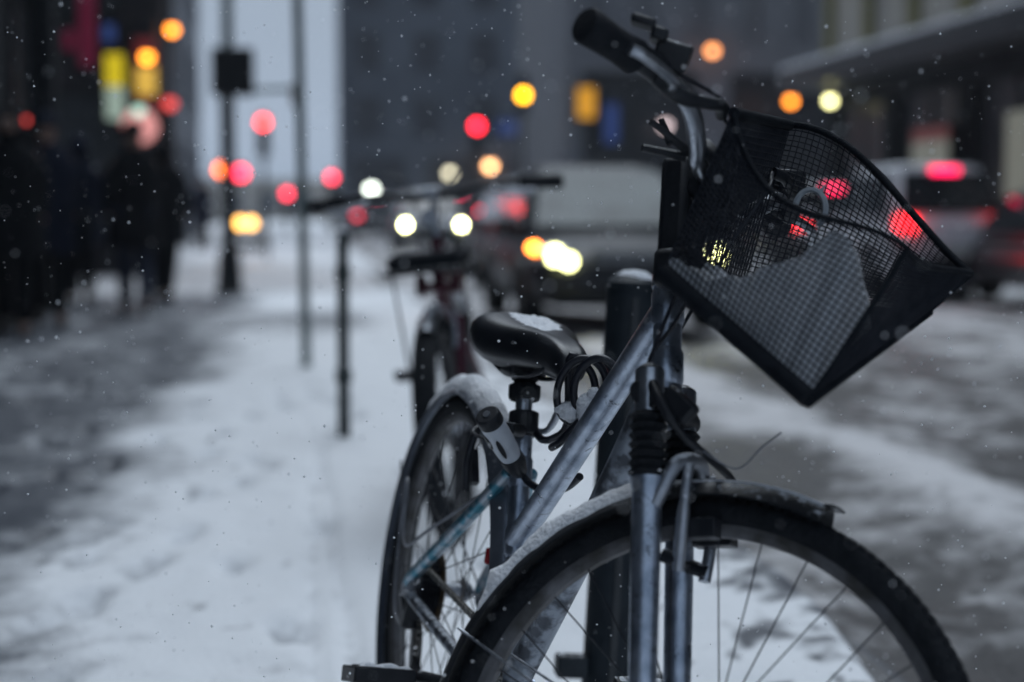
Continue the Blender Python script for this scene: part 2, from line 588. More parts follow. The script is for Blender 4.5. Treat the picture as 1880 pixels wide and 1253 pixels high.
xr = np.concatenate([np.arange(1.12, 4.4, 0.03), np.linspace(4.4, 9.2, 60)])
road = grid_mesh('road', xr, graded(-1.0, 130.0, 0.035, 0.055), road_z, road_s, M['road_snow'])
g2 = grid_mesh('far_sidewalk', np.linspace(-2.45, 1.42, 30), graded(30.0, 130.0, 0.3, 0.04),
               lambda X, Y: 0.06 * (fbm(X, Y, 61) - 0.5) + 0.02 - 0.16 * smooth(1.2, 1.4, X) - 0.30 * smooth(30.5, 30.0, Y), lambda X, Y: 0.1 + 0.3 * fbm(X, Y * 0.5, 62), M['walk_snow'])
g3 = grid_mesh('opposite_sidewalk', np.linspace(9.0, 11.6, 22), graded(8.0, 46.0, 0.25, 0.02),
               lambda X, Y: 0.06 * (fbm(X, Y, 63) - 0.5) + 0.02 - 0.17 * smooth(9.25, 9.02, X), lambda X, Y: 0.15 + 0.35 * fbm(X, Y * 0.5, 64), M['walk_snow'])
g4 = grid_mesh('cross_street', np.linspace(-60, 1.14, 70), np.linspace(19.7, 31.0, 40),
               lambda X, Y: -0.14 + 0.05 * (fbm(X, Y, 65) - 0.5), lambda X, Y: 0.02 + 0.45 * fbm(X * 0.5, Y * 1.2, 66), M['road_snow'])
g5 = grid_mesh('ground', np.linspace(-600, 600, 40), np.linspace(-300, 900, 40),
               lambda X, Y: X * 0 - 0.26, lambda X, Y: X * 0 + 0.2, M['road_snow'])
kerb = MB()
for k in range(9):
    kerb.bx(1.17, 1.33, 0.2 + k * 2.2, 2.385 + k * 2.2, -0.3, -0.055)
M['kerb'] = pm('kerb_stone', (0.16, 0.16, 0.165), (0.10, 0.10, 0.105), 14, 0.7, bump=0.2)
tag(kerb.build('kerb', M['kerb'], None, bevel=0.012), kind='structure')
# ------------------------------------------------------------------ bicycles (local: x forward, y left, z up, origin under the bottom bracket)
HA = R(71)
AX = Vector((-math.cos(HA), 0, math.sin(HA)))
FA, RA, BBK = Vector((0.62, 0, 0.345)), Vector((-0.425, 0, 0.345)), Vector((0, 0, 0.285))
P0 = FA - Vector((math.sin(HA), 0, math.cos(HA))) * 0.045
STD = Vector((-math.cos(R(72)), 0, math.sin(R(72))))


def seat(t):
    return BBK + STD * t


def steer_matrix(a):
    return Matrix.Translation(P0) @ Matrix.Rotation(a, 4, AX) @ Matrix.Translation(-P0)


spoke_mesh = MB().tube([(0, 0, 0), (0, 0, 0.5), (0, 0, 1)], 0.00105, 6).mesh('spoke')
spoke_mesh.materials.append(M['steel'])


def place_spoke(p, q, parent):
    o = bpy.data.objects.new('spoke', spoke_mesh)
    COL.objects.link(o)
    o.parent = parent
    d = q - p
    o.matrix_basis = Matrix.Translation(p) @ d.to_track_quat('Z', 'Y').to_matrix().to_4x4() @ Matrix.Diagonal((1, 1, d.length, 1))
    return o


def make_wheel(name, c, T, root, rear, spokes=32, fat=1.0):
    rim = MB(T).ring(c, [(0.3135, -0.0125), (0.307, -0.0125), (0.297, -0.006), (0.297, 0.006), (0.307, 0.0125), (0.3135, 0.0125), (0.309, 0.009), (0.309, -0.009)], 96).build(name, M['rim'], root)
    prof = []
    for k in range(18):
        a = 2 * math.pi * k / 18
        rr = 0.0190 + (0.0010 if math.cos(a) > 0.25 else 0)
        prof.append((0.3258 + rr * math.cos(a) * 1.0, rr * 0.98 * fat * math.sin(a)))
    ty = MB(T).ring(c, prof, 120)
    for k in range(150):                                          # tread blocks
        a = 2 * math.pi * k / 150
        for s_, off in ((-1, 0), (1, 0.5), (0, 0.25)):
            aa = a + off * 2 * math.pi / 150
            r_ = 0.3442 - (0.0022 if s_ else 0)
            Rm = Matrix.Rotation(-aa, 3, 'Y')
            ty.box((c[0] + r_ * math.cos(aa), c[1] + s_ * 0.0095, c[2] + r_ * math.sin(aa)), (0.004, 0.0065, 0.008), Rm)
    ty.build('tyre', M['rubber'], rim)
    MB(T).lathe([(0.0065, -0.075), (0.0065, -0.052), (0.012, -0.05), (0.023, -0.036), (0.023, -0.033), (0.013, -0.028), (0.013, 0.028), (0.023, 0.033), (0.023, 0.036), (0.012, 0.05), (0.0065, 0.052), (0.0065, 0.075)], c, (0, 1, 0), 20).build('hub', M['alu_snow'], rim)
    for k in range(spokes):
        ar = 2 * math.pi * (k + 0.25) / spokes
        side = 1 if k % 2 else -1
        lead = 1 if (k // 2) % 2 else -1
        ah = ar + lead * R(62)
        ph = Vector((c[0] + 0.021 * math.cos(ah), c[1] + side * 0.0345, c[2] + 0.021 * math.sin(ah)))
        pr = Vector((c[0] + 0.2975 * math.cos(ar), c[1] + side * 0.003, c[2] + 0.2975 * math.sin(ar)))
        if T is not None:
            ph, pr = T @ ph, T @ pr
        place_spoke(ph, pr, rim)
    return rim


def fender_prof(i, a):
    pr = []
    for k in range(9):
        w = -0.030 + 0.0075 * k
        pr.append((0.3665 - 23.0 * w * w, w))
    for k in range(8, -1, -1):
        w = -0.030 + 0.0075 * k
        pr.append((0.3645 - 23.0 * w * w, w * 0.985))
    return pr


def make_fender(name, c, T, root, a0, a1, mat, snow_a=None, thick=0.010, seed=3):
    front = T is not None
    fd = MB(T).ring(c, fender_prof, 60, R(a0), R(a1)).build(name, mat, root)
    if snow_a:
        n = 90
        s0, s1 = R(snow_a[0]), R(snow_a[1])

        def prof(u, a):
            e = min(1, u * 12, (1 - u) * 12)
            g = 0.45 + 1.1 * float(vnoise(u * 22, 0.5, seed)) + 0.35 * float(vnoise(u * 70, 2.5, seed + 1))
            h = thick * g * e * (0.10 + 1.15 * float(smooth(0.30, 0.60, u)) if front else 1.0)
            wmax = 0.0255 * (0.80 + 0.22 * float(vnoise(u * 26, 7.5, seed + 2))) * (0.42 + 0.58 * float(smooth(0.25, 0.55, u)) if front else 1.0)
            top, bot = [], []
            for k in range(9):
                w = wmax * (-1 + k / 4)
                base = 0.3668 - 23.0 * w * w
                top.append((base + h * (1 - (w / wmax) ** 4) + 0.0004, w))
                bot.append((base - 0.001, w))
            return top + bot[::-1]
        MB(T).ring(c, prof, n, s0, s1).build('snow', M['snow'], fd)
    return fd


def catmull(P, n=8):
    P = [Vector(p) for p in P]
    Q = [P[0] * 2 - P[1]] + P + [P[-1] * 2 - P[-2]]
    out = []
    for i in range(1, len(Q) - 2):
        a, b, c, d = Q[i - 1], Q[i], Q[i + 1], Q[i + 2]
        for k in range(n):
            t = k / n
            out.append(0.5 * ((2 * b) + (c - a) * t + (2 * a - 5 * b + 4 * c - d) * t * t + (3 * b - a - 3 * c + d) * t ** 3))
    out.append(P[-1])
    return out


def rough_snow(mb, amp, fr):
    for i, p in enumerate(mb.v):
        q_ = Vector(p)
        n1 = float(fbm(q_.x * fr + q_.z * fr * 0.7, q_.y * fr - q_.z * fr * 0.6, 66, 3)) - 0.5
        n2 = float(fbm(q_.y * fr + 9, q_.x * fr * 0.8 + q_.z * fr, 67, 3)) - 0.5
        mb.v[i] = (p[0] + amp * n2, p[1] + amp * n1, p[2] + amp * (n1 + n2))


def gear(mb, c, r, teeth, y0, y1, hole=0.012):
    n = teeth * 4
    prof = [(r - (0.0035 if (k % 4) in (0, 3) else 0)) for k in range(n)]
    rings = []
    for (rad, y) in ((0, y0), (1, y0), (1, y1), (0, y1)):
        rings.append([(c[0] + (prof[k] if rad else hole) * math.cos(2 * math.pi * k / n), c[1] + y, c[2] + (prof[k] if rad else hole) * math.sin(2 * math.pi * k / n)) for k in range(n)])
    rings.append(rings[0])
    mb.loft(rings, caps=False)


def make_pedal(c, root, tilt, snow):
    Rm = Matrix.Rotation(tilt, 3, 'Y')
    m = MB()
    sgn = -1 if c[1] < 0 else 1
    for dx in (-0.040, 0.040):
        m.box(Vector(c) + Rm @ Vector((dx, 0, 0)), (0.016, 0.098, 0.026), Rm)
    for dy in (-0.043, 0.043):
        m.box(Vector(c) + Vector((0, dy, 0)) + Rm @ Vector((0, 0, -0.001)), (0.090, 0.014, 0.024), Rm)
    m.box(Vector(c), (0.030, 0.084, 0.030), Rm)
    m.tube([Vector(c) + Vector((0, -sgn * 0.08, 0)), Vector(c)], 0.007, 10)
    p = m.build('pedal', M['black'], root, bevel=0.006)
    if snow:
        s = MB()
        for (dx, w, seed) in ((-0.041, 0.012, 1), (0.040, 0.011, 5)):
            rings = []
            for k in range(13):
                y = -0.044 + 0.088 * k / 12
                h = 0.007 * (0.4 + float(vnoise(k * 0.8, seed, 77))) * min(1, k * 0.6 + 0.05, (12 - k) * 0.6 + 0.05)
                rings.append([Vector(c) + Rm @ Vector((dx + w * math.cos(a) * 0.55, y, 0.012 + max(0, math.sin(a)) * h)) for a in [2 * math.pi * q / 10 for q in range(10)]])
            s.loft(rings)
        s.build('snow', M['snow'], p)
    return p


def build_bike(root, steer, first=True):
    T = steer_matrix(steer)
    fr = M['silver'] if first else M['maroon']
    hb, ht = P0 + AX * 0.485, P0 + AX * 0.625
    # frame
    frame = MB().tube([hb, hb + AX * 0.015, ht - AX * 0.015, ht], [0.0205, 0.0185, 0.0185, 0.0205], 18).build('frame', fr, root)
    MB().tube([P0 + AX * 0.595, seat(0.225)], 0.0195, 18).build('top_tube', fr, frame)
    MB().tube(catmull([P0 + AX * 0.515, P0 * 0 + Vector((0.30, 0, 0.655)), BBK + Vector((0.02, 0, 0.02))], 6), 0.0225, 18).build('down_tube', M['dirty_silver'] if first else fr, frame)
    MB().tube([BBK, seat(0.405)], 0.0165, 16).build('seat_tube', fr, frame)
    for (c_, d_, r0) in ((seat(0.225), STD, 0.0185), (seat(0.335), STD, 0.0182), (P0 + AX * 0.595, AX, 0.0205), (P0 + AX * 0.515, AX, 0.0208)):
        MB().tube([c_ - d_ * 0.024, c_ - d_ * 0.018, c_ + d_ * 0.018, c_ + d_ * 0.024], [r0 - 0.0015, r0 + 0.0008, r0 + 0.0008, r0 - 0.0015], 18).build('weld_collar', fr, frame)
    for s in (1, -1):
        MB().tube(catmull([seat(0.335) + Vector((0, s * 0.017, 0)), Vector((-0.22, s * 0.043, 0.50)), Vector((-0.40, s * 0.064, 0.372)), RA + Vector((0.0, s * 0.066, 0.004))], 6), [0.0115] * 14 + [0.0095] * 5, 12).build('seat_stay', M['teal'] if first else fr, frame)
        MB().tube(catmull([BBK + Vector((-0.01, s * 0.02, 0)), Vector((-0.12, s * 0.046, 0.30)), RA + Vector((0.02, s * 0.064, -0.012))], 6), 0.0105, 12).build('chain_stay', M['dirty_silver'] if first else fr, frame)
        MB().box(RA + Vector((0.008, s * 0.066, 0)), (0.050, 0.007, 0.036)).build('dropout', M['alu_snow'], frame, bevel=0.004)
    MB().tube([BBK + Vector((0, -0.036, 0)), BBK + Vector((0, 0.036, 0))], 0.021, 18).build('bottom_bracket', fr, frame)
    # wheels and mudguards
    make_wheel('front_wheel', FA, T, root, False, fat=1.0 if first else 2.0)
    make_wheel('rear_wheel', RA, None, root, True)
    if first:
        ff = make_fender('front_mudguard', FA, T, root, 81.5, 206, M['fender'], (82.5, 163), 0.0085, 5)
        lip = MB(T)
        lip.ring(FA, lambda u, a: [(0.3665 + 0.004 * u, -0.026), (0.3675 + 0.004 * u, 0), (0.3665 + 0.004 * u, 0.026), (0.364 + 0.004 * u, 0.026), (0.3645 + 0.004 * u, 0), (0.364 + 0.004 * u, -0.026)], 8, R(82), R(80.4))
        lip.build('flared_tip', M['fender'], ff)
        rf = make_fender('rear_mudguard', RA, None, root, 2, 232, M['fender_silver'], (52, 152), 0.013, 15)
    else:
        ff = make_fender('front_mudguard', FA, T, root, 60, 200, M['alu'], (72, 128), 0.012, 25)
        rf = make_fender('rear_mudguard', RA, None, root, 20, 190, M['alu'], (50, 130), 0.012, 35)
    for s in (1, -1):
        a = R(168)
        MB(T).tube([FA + Vector((0, s * 0.060, 0)), FA + Vector((0.362 * math.cos(a), s * 0.030, 0.362 * math.sin(a)))], 0.0018, 8).build('stay', M['alu'], ff)
        a = R(150)
        MB().tube([RA + Vector((0, s * 0.070, 0)), RA + Vector((0.362 * math.cos(a), s * 0.031, 0.362 * math.sin(a)))], 0.0018, 8).build('stay', M['steel'], rf)
    # fork
    fk = MB(T)
    fk.tube([P0 + AX * 0.46, P0 + AX * 0.50], 0.017, 16)
    fk.loft([[P0 + AX * (0.463 + 0.018 * math.cos(b)) + Vector((0.022 * math.sin(b), y, 0)) for b in [2 * math.pi * q / 14 for q in range(14)]] for y in (-0.072, -0.068, -0.03, 0.03, 0.068, 0.072)])
    fork = fk.build('fork', M['black'] if first else M['maroon'], root, bevel=0.003)
    for s in (-1, 1):
        o = Vector((0, s * 0.055, 0))
        MB(T).tube([P0 + AX * 0.44 + o, P0 + AX * 0.497 + o], [0.0185, 0.0185], 18).build('crown_cap', M['alu'] if first else fr, fork)
        MB(T).lathe([(0.004, 0.494), (0.017, 0.494), (0.017, 0.499), (0.008, 0.505), (0.002, 0.506)], P0 + o, AX, 18).build('top_cap', M['black'], fork)
        if first:
            bt = []
            for k in range(15):
                bt.append((0.0245 if k % 2 else 0.0195, 0.362 + 0.0058 * k))
            MB(T).lathe(bt, P0 + o, AX, 20).build('rubber_boot', M['rubber'], fork)
        pts = [P0 + o + AX * t for t in (0.005, 0.02, 0.16, 0.345, 0.362)]
        pts[0] = FA + o * 1.05
        MB(T).tube(pts, [0.013, 0.0165, 0.0175, 0.0185, 0.0225] if first else [0.010, 0.012, 0.014, 0.016, 0.018], 18).build('fork_leg', fr, fork)
    if first:
        br = MB(T)
        br.tube(catmull([P0 + AX * 0.33 + Vector((0.012, -0.06, 0)), P0 + AX * 0.39 + Vector((0.035, -0.045, 0)), P0 + AX * 0.405 + Vector((0.045, 0, 0)), P0 + AX * 0.39 + Vector((0.035, 0.045, 0)), P0 + AX * 0.33 + Vector((0.012, 0.06, 0))], 6), 0.0095, 12)
        br.build('fork_arch', M['alu_snow'], fork)
    # V-brake on the fork
    fb = MB(T)
    fb.tube([P0 + AX * 0.275 + Vector((0.02, -0.045, 0)), P0 + AX * 0.275 + Vector((0.045, -0.045, 0))], 0.009, 12)
    fb.tube([P0 + AX * 0.275 + Vector((0.02, 0.045, 0)), P0 + AX * 0.275 + Vector((0.045, 0.045, 0))], 0.009, 12)
    fb.tube([P0 + AX * 0.275 + Vector((0.022, -0.045, 0)), P0 + AX * 0.275 + Vector((0.022, 0.045, 0))], 0.004, 8)
    fb_o = fb.build('front_brake', M['black'], root)
    for s in (-1, 1):
        arm = MB(T)
        arm.tube(catmull([P0 + AX * 0.262 + Vector((0.040, s * 0.045, 0)), P0 + AX * 0.31 + Vector((0.046, s * 0.05, 0)), P0 + AX * 0.37 + Vector((0.050, s * 0.046, 0)), P0 + AX * 0.395 + Vector((0.050, s * 0.036, 0))], 5), [0.008] * 8 + [0.0065] * 8, 10)
        arm.build('brake_arm', M['alu_snow'] if s < 0 else M['alu'], fb_o)
        pad = MB(T)
        a = R(109)
        pc = Vector((FA[0] + 0.305 * math.cos(a), s * 0.024, FA[2] + 0.305 * math.sin(a)))
        pad.box(pc + Vector((0.012, s * 0.006, 0.0)), (0.052, 0.026, 0.024), Matrix.Rotation(-(a - math.pi / 2), 3, 'Y'))
        pad.tube([pc, pc + Vector((0, s * 0.028, 0))], 0.0055, 10)
        pad.build('brake_pad', M['black'], fb_o, bevel=0.003)
    if first:
        nd = MB(T)
        nd.tube(catmull([(0.41, -0.055, 0.80), (0.455, -0.075, 0.762), (0.487, -0.060, 0.735), (0.512, -0.030, 0.722), (0.525, 0.02, 0.712), (0.53, 0.038, 0.705)], 6), [0.0075] * 10 + [0.0052] * 21, 10)
        nd.build('noodle', M['black'], fb_o)
        MB(T).tube(catmull([(0.50, -0.046, 0.728), (0.55, -0.02, 0.7175), (0.57, -0.012, 0.752), (0.586, -0.007, 0.777)], 5), 0.0011, 6).build('cable_whisker', M['cable_grey'], fb_o)
        MB(T).box((0.470, -0.060, 0.768), (0.05, 0.018, 0.03), Matrix.Rotation(R(25), 3, 'Y')).build('cable_guide', M['black'], fb_o, bevel=0.006)
    # stem, handlebar
    sm = MB(T)
    sm.tube([P0 + AX * 0.62, P0 + AX * 0.755], 0.0125, 14)
    sm.tube(catmull([P0 + AX * 0.745, P0 + AX * 0.765 + Vector((0.03, 0, 0)), Vector((0.392, 0, 1.058))], 6), [0.015] * 6 + [0.0135] * 7, 14)
    sm.tube([(0.395, -0.026, 1.062), (0.395, 0.026, 1.062)], 0.019, 16)
    stem = sm.build('stem', M['black'] if first else M['alu'], root)
    MB(T).lathe([(0.0215, 0.622), (0.0215, 0.632), (0.019, 0.646), (0.014, 0.65)], P0, AX, 18).build('headset', M['alu'], stem)
    if first:
        half = [(0.395, 0, 1.062), (0.398, -0.055, 1.060), (0.403, -0.092, 1.064), (0.407, -0.120, 1.080), (0.404, -0.165, 1.108), (0.390, -0.212, 1.119), (0.366, -0.268, 1.122), (0.342, -0.334, 1.122)]
    else:
        half = [(0.395, 0, 1.050), (0.398, -0.06, 1.050), (0.402, -0.10, 1.055), (0.398, -0.15, 1.063), (0.385, -0.22, 1.068), (0.36, -0.29, 1.064), (0.325, -0.40, 1.056)]
    hp = catmull(half, 8)
    full = [Vector((p.x, -p.y, p.z)) for p in hp[::-1]][:-1] + hp
    bar = MB(T).tube(full, 0.0112 if first else 0.0125, 14).build('handlebar', M['alu'] if first else M['black'], root)
    for s in (-1, 1):
        def mir(p):
            return Vector((p[0], p[1] * (-s), p[2]))
        g0, g1 = Vector(half[-1]), Vector(half[-2])
        d = (g0 - g1).normalized()
        gl = (g0 - g1).length
        gp = [mir(g1 + d * t * (gl + 0.012)) for t in (-0.10, -0.06, -0.04, 0.04, 0.25, 0.5, 0.75, 0.95, 1.0, 1.02)]
        rr = [0.0130, 0.0170, 0.0225, 0.0215, 0.0200, 0.0205, 0.0215, 0.0225, 0.020, 0.012]
        if not first:
            rr = [x * 1.05 for x in rr]
        MB(T).tube(gp, rr, 18).build('grip', M['grip'], bar)
        if first:
            lv = MB(T)
            c0 = mir((0.378, -0.243, 1.124))
            lv.tube([mir((0.371, -0.258, 1.1255)), mir((0.385, -0.228, 1.1225))], 0.0165, 16)
            lv.tube(catmull([mir((0.388, -0.236, 1.112)), mir((0.412, -0.216, 1.102)), mir((0.428, -0.165, 1.116)), mir((0.426, -0.128, 1.128)), mir((0.416, -0.100, 1.126))], 5), [0.010] * 8 + [0.008] * 13, 10)
            l_o = lv.build('brake_lever', M['black'], bar)
            MB(T).tube(catmull([mir((0.404, -0.225, 1.106)), mir((0.425, -0.262, 1.103)), mir((0.414, -0.318, 1.104)), mir((0.402, -0.338, 1.104))], 5), [0.0065] * 16, 10).build('lever_blade', M['alu'], l_o)
            sh = MB(T)
            sh.box(mir((0.386, -0.214, 1.150)), (0.042, 0.046, 0.034), Matrix.Rotation(R(-25) * s, 3, 'Z') @ Matrix.Rotation(R(20), 3, 'X'))
            sh.box(mir((0.377, -0.244, 1.160)), (0.020, 0.030, 0.016), Matrix.Rotation(R(-25) * s, 3, 'Z'))
            sh.box(mir((0.367, -0.272, 1.163)), (0.030, 0.026, 0.011), Matrix.Rotation(R(-25) * s, 3, 'Z'))
            sh.tube([mir((0.389, -0.214, 1.115)), mir((0.386, -0.214, 1.148))], 0.014, 12)
            sh.build('shifter', M['black'], bar, bevel=0.004)
        else:
            lv = MB(T)
            lv.tube(catmull([mir((0.388, -0.20, 1.064)), mir((0.425, -0.215, 1.045)), mir((0.43, -0.27, 1.038)), mir((0.405, -0.33, 1.035))], 5), [0.008] * 16, 10)
            lv.build('brake_lever', M['alu_snow'], bar)
    for i, pts in enumerate(([(0.416, -0.10, 1.126), (0.435, -0.062, 1.10), (0.425, -0.045, 1.02), (0.412, -0.048, 0.90), (0.41, -0.055, 0.80)],
                             [(0.390, -0.200, 1.135), (0.43, -0.11, 1.13), (0.44, -0.055, 1.05), (0.42, -0.03, 0.90), (0.40, -0.03, 0.83)],
                             [(0.416, 0.10, 1.126), (0.43, 0.07, 1.09), (0.42, 0.04, 1.0), (0.40, 0.025, 0.88), (0.385, 0.024, 0.83)])):
        MB(T).tube(catmull(pts, 8), 0.0026, 8).build('brake_cable', M['cable'], root)
    # seat post, saddle
    top = seat(0.555)
    post = MB().tube([seat(0.39), seat(0.535)], 0.0135, 16).build('seat_post', M['alu'], root)
    if first:
        bt = [(0.017 if k % 2 else 0.0225, 0.475 + 0.0055 * k) for k in range(10)]
        MB().lathe([(0.024, 0.452), (0.026, 0.458), (0.026, 0.474)] + bt, BBK, STD, 20).build('rubber_boot', M['rubber'], post)
    MB().lathe([(0.019, 0.392), (0.0205, 0.394), (0.0205, 0.414), (0.019, 0.416)], BBK, STD, 20).build('seat_clamp', M['black'], post)
    q = MB()
    q0 = seat(0.405)
    q.tube(catmull([q0 + Vector((0, 0.02, 0)), q0 + Vector((0.012, 0.034, 0.002)), q0 + Vector((0.04, 0.036, 0.022)), q0 + Vector((0.067, 0.030, 0.046))], 5), [0.005] * 8 + [0.006] * 5 + [0.0045] * 3, 10)
    q.tube([q0 + Vector((0, -0.03, 0)), q0 + Vector((0, 0.03, 0))], 0.0045, 10)
    q.build('quick_release', M['alu_snow'], post)
    secs = [(-0.278, 0.030, 0.838, 0.806), (-0.272, 0.058, 0.848, 0.792), (-0.258, 0.078, 0.855, 0.780), (-0.232, 0.088, 0.858, 0.772), (-0.195, 0.088, 0.852, 0.766), (-0.155, 0.073, 0.846, 0.768),
            (-0.11, 0.050, 0.843, 0.772), (-0.06, 0.036, 0.841, 0.772), (-0.015, 0.031, 0.836, 0.770), (0.018, 0.028, 0.827, 0.769), (0.036, 0.020, 0.815, 0.772), (0.042, 0.008, 0.803, 0.782)]
    dense = catmull([Vector((a, b, c)) for a, b, c, d in secs], 4)
    densb = catmull([Vector((a, d, 0)) for a, b, c, d in secs], 4)
    rings = []
    for p, pb in zip(dense, densb):
        rg = []
        for k in range(24):
            a = 2 * math.pi * k / 24
            ca, sa = math.cos(a), math.sin(a)
            w = math.copysign(abs(ca) ** 0.72, ca) * p.y
            zc = pb.y + (p.z - pb.y) * 0.55
            z = zc + (math.copysign(abs(sa) ** 0.8, sa)) * ((p.z - zc) if sa > 0 else (zc - pb.y))
            if sa > 0:
                z -= 0.006 * math.exp(-(w / 0.02) ** 2)               # the channel down the middle
            rg.append((p.x, w + 0.010, z - 0.007 + 0.012 * (p.x + 0.28) / 0.32 * 0.0 - 0.002))
        rings.append(rg)
    sad = MB().loft(rings).build('saddle', M['vinyl'], root, angle=70)
    rl = MB()
    for s in (-1, 1):
        rl.tube(catmull([(-0.235, s * 0.05, 0.780), (-0.20, s * 0.024, 0.752), (-0.13, s * 0.022, 0.752), (-0.05, s * 0.02, 0.762), (0.0, s * 0.012, 0.785)], 5), 0.0036, 8)
    rl.build('saddle_rail', M['steel'], sad)
    cl = MB()
    cl.box((-0.168, 0, 0.763), (0.062, 0.062, 0.026))
    cl.box((-0.185, 0.006, 0.772), (0.09, 0.070, 0.020))
    cl.tube([seat(0.52), Vector((-0.168, 0, 0.765))], [0.016, 0.024], 14)
    cl.build('saddle_clamp', M['black'], sad, bevel=0.006)
    if first:                                                        # snow lying on the saddle
        sx_ = [a for a, b_, c, d in secs]
        nx_, ny_ = 60, 44
        vs_, fs_ = [], []
        for i in range(nx_):
            for j in range(ny_):
                x, w = -0.262 + 0.20 * i / (nx_ - 1), -0.060 + 0.120 * j / (ny_ - 1)
                hw_, zt, zb = (float(np.interp(x, sx_, [q_[n_] for q_ in secs])) for n_ in (1, 2, 3))
                w = max(-hw_ * 0.93, min(hw_ * 0.93, w))
                ca = (abs(w) / hw_) ** (1 / 0.72)
                zc = zb + (zt - zb) * 0.55
                z = zc + (max(0, 1 - ca * ca) ** 0.5) ** 0.8 * (zt - zc) - 0.006 * math.exp(-(w / 0.02) ** 2) - 0.009
                r2 = ((x + 0.190) / 0.075) ** 2 + ((w - 0.006) / 0.040) ** 2
                h = 0.0095 * (0.62 + 0.7 * (float(fbm(x * 26, w * 26 + 5, 93, 3)) - 0.5) + 0.75 * (float(fbm(x * 120, w * 120 + 5, 94, 3)) - 0.5) - 0.7 * r2)
                vs_.append((x, w + 0.010, z + max(-0.0035, h)))
        for i in range(nx_ - 1):
            for j in range(ny_ - 1):
                fs_.append((i * ny_ + j, (i + 1) * ny_ + j, (i + 1) * ny_ + j + 1, i * ny_ + j + 1))
        MB().add(vs_, fs_).build('snow', M['snow'], sad, angle=80)
    # crank, pedals, chain, derailleur
    cr = MB()
    gear(cr, BBK + Vector((0, -0.046, 0)), 0.088, 42, -0.0015, 0.0015, 0.060)
    for k in range(5):
        a = 2 * math.pi * k / 5
        cr.tube([BBK + Vector((0, -0.05, 0)), BBK + Vector((0.066 * math.cos(a), -0.046, 0.066 * math.sin(a)))], 0.006, 8)
    cr.tube([BBK + Vector((0, -0.08, 0)), BBK + Vector((0, 0.08, 0))], 0.011, 14)
    crank = cr.build('crankset', M['alu_snow'], root)
    dv = Vector((-0.165, 0, -0.035)) if first else Vector((-0.04, 0, 0.164))
    for s in (-1, 1):
        v = dv if s < 0 else -dv
        MB().tube([BBK + Vector((0, s * 0.072, 0)), BBK + v * 0.5 + Vector((0, s * 0.084, 0)), BBK + v + Vector((0, s * 0.092, 0))], [0.016, 0.0115, 0.013], 12).build('crank_arm', M['black'] if first else M['alu'], crank)
        make_pedal(BBK + v + Vector((0, s * 0.162, 0)), crank, R(-14 if s < 0 else 22), first)
    cs = MB()
    for k, (r_, t_) in enumerate(((0.058, 28), (0.050, 24), (0.044, 21), (0.039, 18), (0.033, 16), (0.028, 14))):
        gear(cs, RA + Vector((0, -0.024 - 0.0045 * k, 0)), r_, t_, -0.0011, 0.0011)
    cs.build('cassette', M['steel'], root)
    MB().lathe([(0.02, -0.0205), (0.076, -0.0205), (0.076, -0.0185), (0.02, -0.0185)], RA, (0, 1, 0), 40).build('spoke_guard', M['amber_disc'], root)
    rd = MB()
    j1, j2 = RA + Vector((0.012, -0.042, -0.075)), RA + Vector((0.035, -0.042, -0.135))
    for dy in (-0.006, 0.008):
        rd.loft([[j1 + Vector((0.014 * math.cos(a), dy + e, 0.014 * math.sin(a))) * 1 + (j2 - j1) * (0.5 - 0.5 * math.sin(a)) for a in [2 * math.pi * k / 16 for k in range(16)]] for e in (-0.001, 0.001)])
    rd.box(RA + Vector((0.01, -0.056, -0.04)), (0.034, 0.030, 0.05), Matrix.Rotation(R(20), 3, 'Y'))
    rd.tube([RA + Vector((0.006, -0.068, -0.012)), RA + Vector((0.012, -0.05, -0.07))], 0.013, 12)
    rdo = rd.build('derailleur', M['black'], root, bevel=0.003)
    for j in (j1, j2):
        jm = MB()
        gear(jm, j, 0.021, 11, -0.003, 0.003, 0.004)
        jm.build('jockey_wheel', M['black'], rdo)
    # chain: alternating inner and outer links
    path = []
    cy_ = -0.042
    for a in np.linspace(R(75), R(-75), 16):
        path.append(BBK + Vector((0.087 * math.cos(a), -0.046, 0.087 * math.sin(a))))
    path += [j2 + Vector((0.02, 0, -0.02)), j2 + Vector((-0.012, 0, -0.016)), j2 + Vector((-0.02, 0, 0.006)), j1 + Vector((0.021, 0, 0.0)), j1 + Vector((0.012, 0, 0.018))]
    for a in np.linspace(R(290), R(95), 14):
        path.append(RA + Vector((0.039 * math.cos(a), cy_, 0.039 * math.sin(a))))
    path.append(path[0])
    L_ = [0.0]
    for a, b in zip(path[:-1], path[1:]):
        L_.append(L_[-1] + (b - a).length)
    nl = int(L_[-1] / 0.0127)
    pts = []
    for k in range(nl + 1):
        s_ = L_[-1] * k / nl
        i = max(0, min(len(L_) - 2, int(np.searchsorted(L_, s_)) - 1))
        t = (s_ - L_[i]) / max(1e-9, L_[i + 1] - L_[i])
        pts.append(path[i].lerp(path[i + 1], t))
    ch = MB()
    for k in range(nl):
        a, b = pts[k], pts[k + 1]
        d = (b - a).normalized()
        off = 0.0036 if k % 2 else 0.0024
        X = d
        Y = Vector((0, 1, 0))
        Z = X.cross(Y).normalized()
        Rm = Matrix((X, Y, Z)).transposed()
        for s in (-1, 1):
            ch.box((a + b) / 2 + Y * s * off, (0.0185, 0.0010, 0.0085), Rm)
        ch.tube([a - Y * 0.0045, a + Y * 0.0045], 0.0036, 6)
    tag(ch.build('chain', M['chain'], root, smooth=False), kind='stuff')
    # rear brake and its cable, gear cable, kickstand
    rb = MB()
